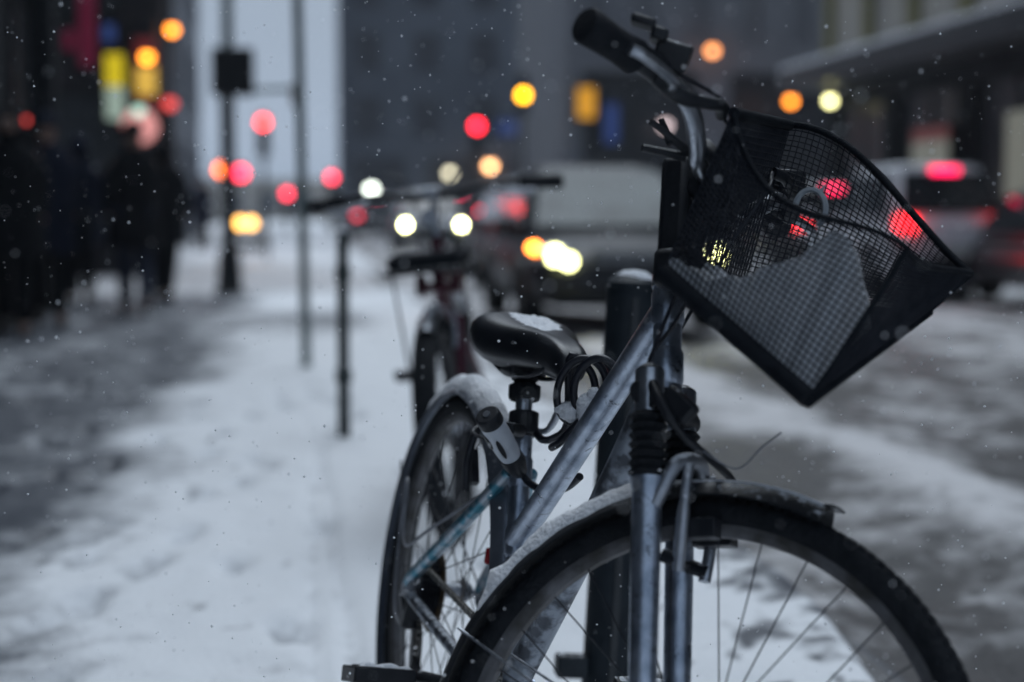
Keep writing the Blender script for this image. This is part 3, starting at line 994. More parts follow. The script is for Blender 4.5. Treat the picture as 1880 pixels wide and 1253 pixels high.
    for s in (-1, 1):
        rb.tube(catmull([(-0.238, s * 0.043, 0.548), (-0.232, s * 0.05, 0.60), (-0.236, s * 0.040, 0.655)], 5), 0.0065, 10)
        rb.box((-0.262, s * 0.028, 0.585), (0.014, 0.013, 0.06), Matrix.Rotation(R(-33), 3, 'Y'))
    rb.tube(catmull([(-0.236, 0.04, 0.655), (-0.234, 0.0, 0.668), (-0.23, -0.03, 0.662), (-0.21, -0.055, 0.648), (-0.19, -0.040, 0.64), (-0.15, -0.012, 0.63)], 5), 0.003, 8)
    rb.build('rear_brake', M['steel'], root)
    MB().tube(catmull([(-0.13, -0.030, 0.575), (-0.30, -0.075, 0.47), (-0.42, -0.085, 0.42), (-0.475, -0.080, 0.52), (-0.51, -0.074, 0.50), (-0.505, -0.072, 0.40), (-0.47, -0.072, 0.30), (-0.43, -0.066, 0.27)], 6), 0.0027, 8).build('gear_cable', M['cable_grey'], root)
    MB().box((-0.145, -0.012, 0.46), (0.012, 0.022, 0.026)).build('rear_reflector', M['red_refl'], root, bevel=0.003)
    ks = MB()
    if first:
        ks.tube(catmull([(-0.06, 0.03, 0.27), (-0.03, 0.06, 0.24), (0.03, 0.10, 0.12), (0.07, 0.118, 0.022)], 5), 0.0085, 10)
        ks.tube([(0.065, 0.116, 0.03), (0.08, 0.122, 0.008)], 0.013, 10)
    else:
        for s in (-1, 1):
            ks.tube(catmull([(-0.05, s * 0.03, 0.25), (-0.05, s * 0.075, 0.20), (-0.02, s * 0.095, 0.03)], 5), 0.009, 10)
        ks.tube([(-0.02, -0.14, 0.015), (-0.02, 0.14, 0.015)], 0.012, 10)
    ks.build('kickstand', M['alu'] if first else M['black'], root)
    if not first:
        rk = MB(T)
        for dy in (-0.11, -0.055, 0, 0.055, 0.11):
            rk.tube([(0.43, dy, 0.825), (0.70, dy, 0.825)], 0.005, 8)
        for dx in (0.43, 0.56, 0.70):
            rk.tube([(dx, -0.12, 0.828), (dx, 0.12, 0.828)], 0.008, 8)
        for s in (-1, 1):
            rk.tube([(0.62, s * 0.11, 0.825), FA + Vector((0, s * 0.075, 0.01))], 0.004, 8)
        rk.build('front_rack', M['black'], root)
        bx_ = MB(T)
        bx_.box((0.56, 0, 0.855), (0.24, 0.23, 0.05))
        bx_.build('rack_bag', M['fabric'], root, bevel=0.02)
        hl = MB(T)
        hl.lathe([(0.004, -0.03), (0.02, -0.025), (0.028, 0.0), (0.028, 0.012)], (0.46, 0, 0.985), (1, 0, 0), 16)
        hl.build('bell_and_lamp', M['alu'], root)
    return T


def bike_root(name, cam_xy, yaw, lean):
    ang = math.atan2(-math.cos(yaw), math.sin(yaw)) - YAW
    x = cam_xy[0] * math.cos(YAW) + cam_xy[1] * math.sin(YAW)
    y = -cam_xy[0] * math.sin(YAW) + cam_xy[1] * math.cos(YAW)
    o = empty(name)
    o.rotation_mode = 'QUATERNION'
    o.rotation_quaternion = (Matrix.Rotation(ang, 3, 'Z') @ Matrix.Rotation(-lean, 3, 'X')).to_quaternion()
    o.location = (x, y, 0.0)
    return o


b1 = bike_root('bicycle', (-0.04714, 2.4453), 0.29886, 0.15807)
tag(b1, 'silver bicycle with snowy mudguards and suspension fork, nearest and in focus', 'bicycle', 'bicycles parked along the kerb')
T1 = build_bike(b1, 0.76728, True)
b2 = bike_root('bicycle', (-0.155, 5.62), -0.03, -0.08)
tag(b2, 'blurred maroon bicycle with front rack standing behind the silver one', 'bicycle', 'bicycles parked along the kerb')
build_bike(b2, -0.08, False)

# ------------------------------------------------------------------ net bag hung on the silver bicycle's handlebar
bag = empty('mesh_basket')
bpy.context.view_layer.update()
BW = Matrix.Translation(b1.location) @ b1.rotation_quaternion.to_matrix().to_4x4()
tag(bag, 'black mesh handlebar basket with snow inside, hung on the silver bicycle', 'basket')
bag.matrix_world = BW
C = {'BRN': (0.425, -0.128, 0.905), 'BFN': (0.652, -0.132, 0.803), 'BFF': (0.668, 0.128, 0.995), 'BRF': (0.43, 0.10, 0.95),
     'TRN': (0.448, -0.135, 1.120), 'TFN': (0.70, -0.115, 1.005), 'TFF': (0.705, 0.132, 1.055), 'TRF': (0.405, 0.128, 1.205)}
C = {k: Vector(v) for k, v in C.items()}
NORMALS = {}


def patch(a, b, c, d, u, v, sag=(0, 0, 0), top_sag=0.0):
    """bilinear patch a-b bottom, d-c top; sag bows it, top_sag lowers the middle of the top edge"""
    p = a.lerp(b, u).lerp(d.lerp(c, u), v)
    return p + Vector(sag) * (16 * u * (1 - u) * v * (1 - v)) - Vector((0, 0, top_sag * 6.75 * u * (1 - u) ** 2 * v ** 2))


def net(name, a, b, c, d, u0, u1, v0, v1, sag, ts, pitch=0.0075, th=0.0025):
    nu = max(4, int((b - a).length * (u1 - u0) / pitch))
    nv = max(4, int((d - a).length * (v1 - v0) / pitch))
    vs_, fs_ = [], []
    for j in range(nv + 1):
        for i in range(nu + 1):
            vs_.append(T1 @ patch(a, b, c, d, u0 + (u1 - u0) * i / nu, v0 + (v1 - v0) * j / nv, sag, ts))
    for j in range(nv):
        for i in range(nu):
            k = j * (nu + 1) + i
            fs_.append((k, k + 1, k + nu + 2, k + nu + 1))
    me = bpy.data.meshes.new(name)
    me.from_pydata([tuple(p) for p in vs_], [], fs_)
    o = link(name, me, M['net'], bag)
    w = o.modifiers.new('cords', 'WIREFRAME')
    w.thickness, w.use_even_offset, w.use_relative_offset, w.use_boundary = th, False, False, True
    return o


def cloth(name, a, b, c, d, u0, u1, v0, v1, sag, ts, mat, n=14, off=0.0):
    vs_, fs_ = [], []
    for j in range(n + 1):
        for i in range(n + 1):
            vs_.append(T1 @ (patch(a, b, c, d, u0 + (u1 - u0) * i / n, v0 + (v1 - v0) * j / n, sag, ts) + Vector((0, off, 0))))
    for j in range(n):
        for i in range(n):
            k = j * (n + 1) + i
            fs_.append((k, k + 1, k + n + 2, k + n + 1))
    me = bpy.data.meshes.new(name)
    me.from_pydata([tuple(p) for p in vs_], [], fs_)
    me.shade_smooth()
    o = link(name, me, mat, bag)
    s_ = o.modifiers.new('thickness', 'SOLIDIFY')
    s_.thickness, s_.offset = 0.0025, 0
    return o


near = (C['BRN'], C['BFN'], C['TFN'], C['TRN'])
far = (C['BRF'], C['BFF'], C['TFF'], C['TRF'])
front = (C['BFN'], C['BFF'], C['TFF'], C['TFN'])
rear = (C['BRN'], C['BRF'], C['TRF'], C['TRN'])
floor_ = (C['BRN'], C['BFN'], C['BFF'], C['BRF'])
NS, NT = (0, -0.024, -0.004), 0.050
net('near_net_panel', *near, 0.30, 1.0, 0.0, 1.0, NS, NT)
net('near_net_panel', *near, 0.0, 0.30, 0.0, 0.22, NS, NT)
net('near_side_weave', *near, 0.0, 0.30, 0.22, 1.0, NS, NT, 0.0072, 0.0034)
net('far_net_panel', *far, 0.0, 1.0, 0.0, 1.0, (0, 0.012, 0), -0.030)
net('front_net_panel', *front, 0.0, 1.0, 0.0, 1.0, (0.012, 0, 0), 0.01)
net('rear_weave', *rear, 0.0, 1.0, 0.0, 1.0, (-0.005, 0, 0), 0.0, 0.0080, 0.0030)
cloth('base_cloth', *floor_, 0.0, 1.0, 0.0, 1.0, (0, 0, -0.006), 0.0, M['fabric'])


def edge(name, fn, r, mat, n=24):
    return MB(T1).tube([fn(k / n) for k in range(n + 1)], r, 10).build(name, mat, bag)


edge('rim', lambda t: patch(*near, t, 1.0, NS, NT), 0.0035, M['fabric'])
edge('rim', lambda t: patch(*far, t, 1.0, (0, 0, 0), -0.030), 0.005, M['fabric'])
edge('rim', lambda t: patch(*front, t, 1.0, (0, 0, 0), 0.01), 0.004, M['fabric'])
edge('rim', lambda t: patch(*rear, t, 1.0), 0.007, M['fabric'])
edge('base_piping', lambda t: C['BRN'].lerp(C['BFN'], t) + Vector((0, 0, 0.004)), 0.0115, M['fabric'])
edge('base_piping', lambda t: C['BFN'].lerp(C['BFF'], t), 0.008, M['fabric'])
edge('corner_binding', lambda t: C['BFN'].lerp(C['TFN'], t) + Vector((0.004 * math.sin(t * 3.1), 0, 0)), 0.0035, M['fabric'])
edge('corner_binding', lambda t: C['BFF'].lerp(C['TFF'], t), 0.004, M['fabric'])
# the open ring printed in reflective grey inside the far panel, with its tick
ring_pts = []
rc, ru, rv = patch(*far, 0.235, 0.62) + Vector((0, -0.010, 0)), (C['TFF'] - C['TRF']).normalized(), Vector((0.2, 0, 1)).normalized()
for k in range(17):
    a = R(200 - 225 * k / 16)
    ring_pts.append(rc + (ru * math.cos(a) + rv * math.sin(a)) * 0.024)
mk = MB(T1)
mk.tube(ring_pts, 0.0042, 6)
mk.tube([ring_pts[8], ring_pts[8] + (ring_pts[8] - rc).normalized() * 0.014], [0.0042, 0.001], 6)
mk.build('ring_mark', M['print'], bag)
# snow that has drifted into the low corner
sg, heights = 60, [(0.0, 0.020), (0.12, 0.024), (0.25, 0.030), (0.42, 0.058), (0.58, 0.094), (0.70, 0.124), (0.80, 0.158), (0.86, 0.172), (0.91, 0.172), (0.955, 0.155), (0.98, 0.125), (1.0, 0.06)]
rgs = []
for i in range(sg + 1):
    u = i / sg
    h = float(np.interp(u, [a for a, b in heights], [b for a, b in heights])) * (0.94 + 0.14 * float(vnoise(u * 9, 3, 55)))
    rg = []
    wid = 0.10 + 0.05 * u
    base = C['BRN'].lerp(C['BFN'], u)
    for k in range(9):
        t = k / 8
        wl_ = 0.004 + wid * t
        fl = 0.19 * wl_ / 0.26 * u + 0.12 * wl_ / 0.26 * (1 - u)
        top = max(h * (1 - 0.35 * t * t) + 0.012 * float(vnoise(u * 9, t * 4, 57)), fl + 0.002)
        lean_in = (patch(*near, u * 0.985, min(1, top / 0.2), NS, 0) - base)
        rg.append(base + Vector((lean_in.x * min(1, top / 0.2) * 0.3, wl_, top)))
    for k in range(8, -1, -1):
        t = k / 8
        wl_ = 0.004 + wid * t
        fl = (0.19 * u + 0.12 * (1 - u)) * wl_ / 0.26
        rg.append(base + Vector((0, wl_, fl + 0.002)))
    rgs.append(rg)
heap = MB(T1).loft(rgs)
rough_snow(heap, 0.014, 30)
rough_snow(heap, 0.005, 110)
heap.build('snow', M['snow'], bag, angle=80)
# mount that clips the basket to the stem
mt = MB(T1)
mt.box((0.372, -0.040, 1.00), (0.040, 0.030, 0.165), Matrix.Rotation(R(-17), 3, 'Y'))
mt.box((0.405, -0.020, 1.050), (0.07, 0.060, 0.040))
mt.box((0.405, -0.050, 0.935), (0.06, 0.040, 0.05), Matrix.Rotation(R(-17), 3, 'Y'))
mt.box((0.420, -0.085, 1.075), (0.05, 0.05, 0.022), Matrix.Rotation(R(30), 3, 'Y'))
mt.build('mount', M['black'], bag, bevel=0.010)
cb = MB(T1)
for (a, b) in (((0.39, -0.095, 1.072), (0.352, -0.150, 1.085)), ((0.385, -0.095, 1.066), (0.345, -0.135, 1.055)), ((0.372, -0.118, 1.072), (0.352, -0.128, 1.098))):
    cb.tube([a, b], [0.006, 0.0045], 8)
cb.build('cable_tie', M['black'], bag)

# ------------------------------------------------------------------ coiled cable lock on the silver bicycle's frame
lock = empty('cable_lock')
tag(lock, 'coiled black cable lock with pale grey barrel below the saddle', 'lock')
lock.matrix_world = BW
f0, f1 = Vector((-0.036, -0.089, 0.692)), Vector((-0.085, -0.012, 0.612))
dl = (f1 - f0).normalized()
ln = (f1 - f0).length
body = MB().lathe([(0.012, 0.010), (0.0185, 0.012), (0.0195, 0.02), (0.0195, 0.06), (0.019, ln * 0.62), (0.0165, ln * 0.78), (0.012, ln * 0.8)], f0, dl, 24).build('barrel', M['lockgrey'], lock)
MB().lathe([(0.010, -0.002), (0.0165, -0.002), (0.0195, 0.001), (0.0202, 0.006), (0.0202, 0.016), (0.0195, 0.018)], f0, dl, 24).build('key_collar', M['black'], body)
MB().lathe([(0.002, -0.0045), (0.0055, -0.0045), (0.0062, -0.002), (0.0062, 0.002)], f0, dl, 14).build('keyhole', M['alu'], body)
pt = MB()
side_n = Vector((0.55, -0.75, -0.15)).normalized()
side_n = (side_n - dl * side_n.dot(dl)).normalized()
bn = dl.cross(side_n)
for (tt, off, rx, ry) in ((0.045, 0.55, 0.016, 0.008), (0.058, -0.5, 0.020, 0.004)):
    nn = (side_n * math.cos(off) + bn * math.sin(off))
    tb = dl.cross(nn)
    cc = f0 + dl * tt + nn * 0.0185
    pt.loft([[cc + nn * e + dl * rx * math.cos(a) + tb * ry * math.sin(a) for a in [2 * math.pi * k / 18 for k in range(18)]] for e in (-0.002, 0.0022)])
pt.build('inlay', M['black'], body)
MB().lathe([(0.012, ln * 0.76), (0.0185, ln * 0.77), (0.019, ln * 0.9), (0.013, ln * 1.08), (0.0085, ln * 1.12)], f0, dl, 20).build('end_cap', M['black'], body)
bk = MB()
bk.tube([Vector((-0.063, -0.045, 0.672)), Vector((-0.100, -0.012, 0.668))], 0.0115, 14)
bk.lathe([(0.022, 0.385), (0.024, 0.387), (0.024, 0.420), (0.022, 0.422)], BBK + Vector((0, 0, 0.01)), STD, 20)
bk.build('bracket', M['black'], lock, bevel=0.002)
cab = [f1 + dl * 0.012, (-0.075, 0.008, 0.592), (-0.045, 0.020, 0.587), (-0.014, 0.026, 0.591), (0.030, 0.032, 0.606), (0.07, 0.034, 0.628)]
MB().tube(catmull(cab, 6), 0.0062, 12).build('cable', M['cable'], lock)
coil = []
for k in range(64):
    a = R(100) - 2 * math.pi * 2.35 * k / 63
    t = k / 63
    cx_, cy2, cz_ = 0.044 + 0.042 * t, 0.006 + 0.034 * t, 0.747 + 0.022 * t
    rx = 0.033 - 0.010 * t
    coil.append(Vector((cx_ + 0.012 * math.cos(a), cy2 + rx * math.cos(a), cz_ + (0.050 - 0.012 * t) * math.sin(a))))
lead = [Vector((-0.088, 0.012, 0.668)), Vector((-0.05, 0.010, 0.664)), Vector((-0.01, 0.012, 0.672)), Vector((0.02, 0.02, 0.70))]
tail = [Vector((0.075, 0.02, 0.71)), Vector((0.06, 0.0, 0.675)), Vector((0.035, -0.004, 0.662))]
MB().tube(catmull(lead + coil[::2] + tail, 4), 0.0060, 12).build('coil', M['cable'], lock)
sb = MB()
for (bc, br_) in (((0.048, 0.012, 0.722), (0.019, 0.024, 0.012)), ((0.078, 0.022, 0.730), (0.013, 0.014, 0.022)), ((0.060, 0.006, 0.714), (0.013, 0.014, 0.012)), ((0.086, 0.028, 0.752), (0.008, 0.009, 0.010))):
    sb.ball(bc, br_, 44, 30)
rough_snow(sb, 0.008, 45)
rough_snow(sb, 0.0020, 420)
sb.build('snow', M['snow'], lock)

# ------------------------------------------------------------------ buildings
def ray(px, py):
    return (at(px, py, 10.0) - Vector((0, 0, CAM_H))) / 10.0


def on_y(px, py, Y):
    r = ray(px, py)
    return Vector((0, 0, CAM_H)) + r * (Y / r.y)


def on_x(px, py, X):
    r = ray(px, py)
    return Vector((0, 0, CAM_H)) + r * (X / r.x)


def building(name, label, x0, x1, y0, y1, h, wall_m, glass_m, rows, faces, trim_m=None):
    """rows: (sill z, head z, glass material or None, bay width, window share); faces: '-y', '+x', '-x'"""
    root = empty(name, ((x0 + x1) / 2, (y0 + y1) / 2, 0))
    ox, oy = root.location.x, root.location.y
    dp = 0.30
    core = MB()
    core.bx(x0 + dp - ox, x1 - dp - ox, y0 + dp - oy, y1 - dp - oy, -0.24, h)
    core.build('core', wall_m, root)
    w = MB()
    for fc in faces:
        a0, a1 = (x0, x1) if fc == '-y' else (y0 + 0.002, y1)

        def put(mb, u0, u1, z0, z1, d0, d1):
            if fc == '-y':
                mb.bx(u0 - ox, u1 - ox, y0 + d0 - oy, y0 + d1 - oy, z0, z1)
            elif fc == '+x':
                mb.bx(x1 - d1 - ox, x1 - d0 - ox, u0 - oy, u1 - oy, z0, z1)
            else:
                mb.bx(x0 + d0 - ox, x0 + d1 - ox, u0 - oy, u1 - oy, z0, z1)
        prev = -0.24
        for (z0, z1, gm, bay, share) in rows:
            put(w, a0, a1, prev, z0, 0.03, dp)
            nb = max(1, round((a1 - a0) / bay))
            bw = (a1 - a0) / nb
            for k in range(nb):
                c = a0 + (k + 0.5) * bw
                put(w, a0 + k * bw, c - bw * share / 2, z0, z1, 0.0, dp)
                put(w, c + bw * share / 2, a0 + (k + 1) * bw, z0, z1, 0.0, dp)
                u0, u1 = c - bw * share / 2, c + bw * share / 2
                if gm is None:
                    put(w, u0, u1, z0, z1, 0.16, dp)
                    continue
                pn = MB()
                put(pn, u0 + 0.04, u1 - 0.04, z0 + 0.04, z1 - 0.04, 0.20, 0.26)
                win = pn.build('window', gm, root)
                fr = MB()
                for (p0, p1, q0, q1) in ((u0, u0 + 0.05, z0, z1), (u1 - 0.05, u1, z0, z1), (u0 + 0.05, u1 - 0.05, z0, z0 + 0.06), (u0 + 0.05, u1 - 0.05, z1 - 0.06, z1), ((u0 + u1) / 2 - 0.03, (u0 + u1) / 2 + 0.03, z0 + 0.06, z1 - 0.06)):
                    put(fr, p0, p1, q0, q1, 0.15, 0.27)
                fr.build('frame', trim_m or M['sig_black'], win)
            prev = z1
        put(w, a0, a1, prev, h, 0.03, dp)
    w.build('wall', wall_m, root)
    rf = MB().bx(x0 - 0.15 - ox, x1 + 0.15 - ox, y0 - 0.15 - oy, y1 + 0.15 - oy, h, h + 0.4)
    rf.build('roof', wall_m, root)
    return tag(root, label, 'building')


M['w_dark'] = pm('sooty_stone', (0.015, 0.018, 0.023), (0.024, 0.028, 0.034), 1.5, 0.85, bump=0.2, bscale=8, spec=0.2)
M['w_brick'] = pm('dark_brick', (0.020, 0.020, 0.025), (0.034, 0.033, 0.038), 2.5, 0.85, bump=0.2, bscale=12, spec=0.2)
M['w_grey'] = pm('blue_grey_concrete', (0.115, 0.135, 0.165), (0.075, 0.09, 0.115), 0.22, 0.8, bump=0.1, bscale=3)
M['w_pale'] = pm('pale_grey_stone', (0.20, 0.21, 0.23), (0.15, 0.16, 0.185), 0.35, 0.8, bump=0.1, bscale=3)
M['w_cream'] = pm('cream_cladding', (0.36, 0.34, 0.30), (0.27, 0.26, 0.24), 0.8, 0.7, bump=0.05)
M['strip'] = pm('olive_banner_cloth', (0.16, 0.15, 0.055), (0.11, 0.105, 0.05), 2.0, 0.8)
M['canopy'] = pm('dark_canopy_metal', (0.02, 0.024, 0.03), (0.03, 0.034, 0.04), 2.0, 0.5)
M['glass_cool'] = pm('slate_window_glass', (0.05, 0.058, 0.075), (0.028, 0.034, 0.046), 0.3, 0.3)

DG, MG, CG = M['glass_dark'], M['glass_mid'], M['glass_cool']
building('corner_building', 'dark stone shop building at the edge of the sidewalk, nearest on its side', -15, -2.5, -3.0, 17.6, 24, M['w_dark'], DG,
         [(0.5, 3.2, DG, 3.3, 0.8), (4.3, 6.4, DG, 2.2, 0.5), (7.6, 9.7, DG, 2.2, 0.5)], ['+x'])
fl_b = building('shop_building', 'dark brick building covered in glowing shop signs beyond the crossing', -24, -2.5, 29.0, 33.2, 24, M['w_brick'], DG,
                [(0.4, 3.0, DG, 3.6, 0.75), (4.2, 6.3, DG, 2.4, 0.5), (7.4, 9.5, DG, 2.4, 0.5), (10.6, 12.7, DG, 2.4, 0.5)], ['-y', '+x'])
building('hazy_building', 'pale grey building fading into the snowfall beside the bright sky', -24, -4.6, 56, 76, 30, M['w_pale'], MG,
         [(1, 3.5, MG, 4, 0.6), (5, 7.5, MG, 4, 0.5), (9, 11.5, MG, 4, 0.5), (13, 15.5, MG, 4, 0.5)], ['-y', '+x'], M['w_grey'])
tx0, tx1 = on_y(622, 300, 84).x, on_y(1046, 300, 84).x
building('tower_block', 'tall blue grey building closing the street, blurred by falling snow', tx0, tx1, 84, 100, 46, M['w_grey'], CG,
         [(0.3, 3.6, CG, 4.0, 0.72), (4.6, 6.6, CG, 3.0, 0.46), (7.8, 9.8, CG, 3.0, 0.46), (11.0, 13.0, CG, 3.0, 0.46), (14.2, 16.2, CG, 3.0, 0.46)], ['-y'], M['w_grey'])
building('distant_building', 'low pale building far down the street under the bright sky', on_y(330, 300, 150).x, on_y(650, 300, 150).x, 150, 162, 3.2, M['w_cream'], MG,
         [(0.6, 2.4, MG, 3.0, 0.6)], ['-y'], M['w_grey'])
fx0 = on_y(1040, 300, 48).x
building('stone_building', 'pale stone building with dark tall ground floor windows facing the crossing', fx0, 34, 48, 62, 24, M['w_pale'], DG,
         [(0.4, 5.0, DG, 4.6, 0.78), (5.9, 12.0, None, 1.55, 0.42), (13.0, 17.0, None, 1.55, 0.42)], ['-y'], M['canopy'])
rb_ = building('canopy_building', 'dark fronted shop under a long canopy with cream cladding above', 11.0, 24, -6.0, 34.2, 18, M['w_dark'], DG,
               [(0.5, 3.1, DG, 3.6, 0.84)], ['-x'], M['canopy'])
ox, oy = rb_.location.x, rb_.location.y
for k in range(21):                                                     # cladding panels over the canopy
    y = 9.1 + k * 1.2
    MB().bx(10.90 - ox, 11.02 - ox, y - oy, y + 1.14 - oy, 4.05, 8.5).build('cladding_panel', M['w_cream'], rb_)
    if k % 2 == 0:
        MB().bx(10.80 - ox, 10.895 - ox, y + 0.3 - oy, y + 0.78 - oy, 4.2, 8.4).build('banner', M['strip'], rb_)
MB().bx(9.9 - ox, 11.0 - ox, 9.05 - oy, 34.1 - oy, 3.45, 3.86).build('canopy', M['canopy'], rb_)
MB().bx(9.92 - ox, 10.98 - ox, 9.07 - oy, 34.08 - oy, 3.863, 3.95).build('snow', M['snow'], rb_)


# ------------------------------------------------------------------ lit signs and lamps
def panel_sign(name, label, c, w, h, mats, face='-y', cat='sign', group=None, bars=0):
    """a boxed sign: case, bracket and glowing face panels from top to bottom"""
    root = empty(name, c)
    d = 0.16

    def put(mb, u0, u1, z0, z1, d0, d1):
        if face == '-y':
            mb.bx(u0, u1, d0, d1, z0, z1)
        elif face == '+x':
            mb.bx(-d1, -d0, u0, u1, z0, z1)
        else:
            mb.bx(d0, d1, u0, u1, z0, z1)
        return mb
    put(MB(), -w / 2, w / 2, -h / 2, h / 2, 0, d).build('case', M['sig_black'], root, bevel=0.01)
    n = len(mats)
    for i, m in enumerate(mats):
        z1 = h / 2 - 0.03 - (h - 0.06) * i / n
        z0 = h / 2 - 0.03 - (h - 0.06) * (i + 1) / n + 0.015
        if bars and i == 0:
            for k in range(bars):
                q0, q1 = z0 + (z1 - z0) * k / bars, z0 + (z1 - z0) * (k + 0.68) / bars
                put(MB(), -w / 2 + 0.03, w / 2 - 0.03, q0, q1, -0.02, -0.002).build('glowing_bar', m, root)
        else:
            put(MB(), -w / 2 + 0.03, w / 2 - 0.03, z0, z1, -0.02, -0.002).build('face_panel', m, root)
    put(MB(), -0.03, 0.03, -0.03, 0.03, d, d + 0.25).build('bracket', M['sig_black'], root)
    return tag(root, label, cat, group)


def lamp(name, label, c, r, mat, face='-y', group=None):
    """a round lantern: bracket, cap and glowing globe"""
    r *= 0.6
    root = empty(name, c)
    MB().ball((0, 0, 0), r, 20, 14).build('globe', mat, root)
    MB().lathe([(0.02, r * 1.25), (r * 0.5, r * 1.05), (r * 0.85, r * 0.72), (r * 0.85, r * 0.62)], (0, 0, 0), (0, 0, 1), 18).build('cap', M['sig_black'], root)
    b = MB()
    L = r + 0.35
    end = {'-y': (0, L, r * 1.1), '+x': (-L, 0, r * 1.1), '-x': (L, 0, r * 1.1), 'post': None}[face]
    if end:
        b.tube([(0, 0, r * 1.1), end], 0.025, 8)
    else:
        b.tube([(0, 0, -c[2] - 0.1), (0, 0, -r * 0.9)], [0.06, 0.035], 10)
    b.build('bracket' if end else 'post', M['sig_black'], root)
    return tag(root, label, 'lamp', group)


E_ = {}
E_['yellow'] = emit('yellow_sign_glow', (1.0, 0.78, 0.02), 0.546)
E_['mint'] = emit('pale_sign_glow', (0.62, 0.80, 0.68), 0.286)
E_['mag'] = emit('magenta_sign_glow', (0.75, 0.05, 0.20), 0.05)
E_['pink'] = emit('pink_sign_glow', (1.0, 0.42, 0.40), 0.546)
E_['redbrown'] = emit('red_sign_glow', (0.55, 0.07, 0.08), 0.10)
E_['gold'] = emit('gold_sign_glow', (1.0, 0.62, 0.10), 0.455)
E_['orange'] = emit('orange_lamp', (1.0, 0.27, 0.02), 6)
E_['orange_dim'] = emit('soft_orange_lamp', (1.0, 0.34, 0.10), 3.6)
E_['amber'] = emit('amber_lamp', (1.0, 0.40, 0.002), 9)
E_['red'] = emit('red_signal_lamp', (1.0, 0.012, 0.03), 9)
E_['red_mid'] = emit('red_lamp', (1.0, 0.03, 0.07), 6)
E_['coral'] = emit('coral_signal_lamp', (1.0, 0.03, 0.025), 7)
E_['red_dim'] = emit('dull_red_lamp', (0.9, 0.08, 0.07), 1.2)
E_['white'] = emit('white_lamp', (0.90, 1.0, 0.88), 6)
E_['white_dim'] = emit('dim_white_lamp', (0.9, 0.72, 0.74), 1.6)
E_['lime'] = emit('warm_white_lamp', (1.0, 0.95, 0.42), 6)
E_['orange_sign'] = emit('orange_sign_glow', (1.0, 0.46, 0.03), 0.442)
E_['blue_sign'] = emit('blue_sign_glow', (0.05, 0.10, 0.35), 0.25)
E_['shop'] = emit('lit_shop_window', (0.95, 1.0, 0.85), 0.085)
E_['head'] = emit('headlight_beam', (1.0, 1.0, 0.42), 8.0)
E_['head_far'] = emit('far_headlight_beam', (1.0, 1.0, 0.50), 30.0)
E_['tail'] = emit('brake_light', (1.0, 0.012, 0.02), 5.0)
E_['brake3'] = emit('high_brake_light', (1.0, 0.01, 0.09), 3.2)
E_['turn'] = emit('turn_signal', (1.0, 0.22, 0.02), 14.0)
E_['teal'] = emit('teal_sign_glow', (0.40, 0.75, 0.62), 1.3)

WY = 28.72
p = on_y(211, 160, WY)
panel_sign('shop_sign', 'upright sign with glowing yellow bars over a pale panel', p, 0.36, 1.18, [E_['yellow'], E_['mint']], bars=7)
p = on_y(268, 150, WY)
panel_sign('shop_sign', 'narrow dark red and gold sign beside the yellow barred one', p, 0.40, 1.5, [E_['redbrown'], E_['gold'], E_['redbrown']])
p = on_y(257, 232, WY)
r_ = empty('round_sign', p)
MB().lathe([(0.30, 0.0), (0.34, 0.01), (0.34, 0.14), (0.30, 0.15)], (0, 0.0, 0), (0, 1, 0), 32).build('case', M['sig_black'], r_)
MB().lathe([(0.05, -0.02), (0.29, -0.02), (0.295, -0.004), (0.05, -0.004)], (0, 0, 0), (0, 1, 0), 32).build('face_panel', E_['pink'], r_)
MB().bx(-0.03, 0.03, 0.15, 0.4, -0.03, 0.03).build('bracket', M['sig_black'], r_)
tag(r_, 'round glowing pink sign low on the brick building', 'sign')
lamp('lamp', 'pale teal lamp just above the round pink sign', on_y(255, 203, 28.3), 0.15, E_['teal'])
lamp('lamp', 'orange lamp high on the brick building beside the sky', on_y(316, 55, 30.5) + Vector((0.0, 0, 0)), 0.15, E_['orange'], '+x')
lamp('lamp', 'orange lamp hanging over the gold sign', on_y(270, 105, 28.3), 0.15, E_['orange'])
lamp('lamp', 'dull red lamp on the brick corner', on_y(312, 190, 30.8), 0.19, E_['red_dim'], '+x')
p = on_y(160, 22, WY)
panel_sign('banner_sign', 'dim magenta banner high on the dark brick wall', p, 0.34, 1.9, [E_['mag'], E_['mag']])
p = on_y(128, 75, WY)
panel_sign('shop_sign', 'small dim magenta square sign left of the magenta banner', p, 0.26, 0.4, [E_['mag']])
p = on_y(200, 62, WY)
panel_sign('shop_sign', 'small faintly glowing blue grey sign above the yellow barred sign', p, 0.26, 0.36, [E_['blue_sign']])  # sign face given a weak blue glow of its own
p = on_y(290, 285, WY)
panel_sign('shop_sign', 'small pinkish sign at head height on the brick corner', p, 0.22, 0.5, [E_['white_dim'] if False else E_['redbrown']])
lamp('lamp', 'small red lamp on the dark corner building', on_x(46, 221, -2.2), 0.05, E_['red_dim'], '+x')
p = on_x(75, 256, -2.35)
panel_sign('shop_sign', 'small pink sign on the dark corner building', p, 0.5, 0.16, [E_['redbrown']], '+x')

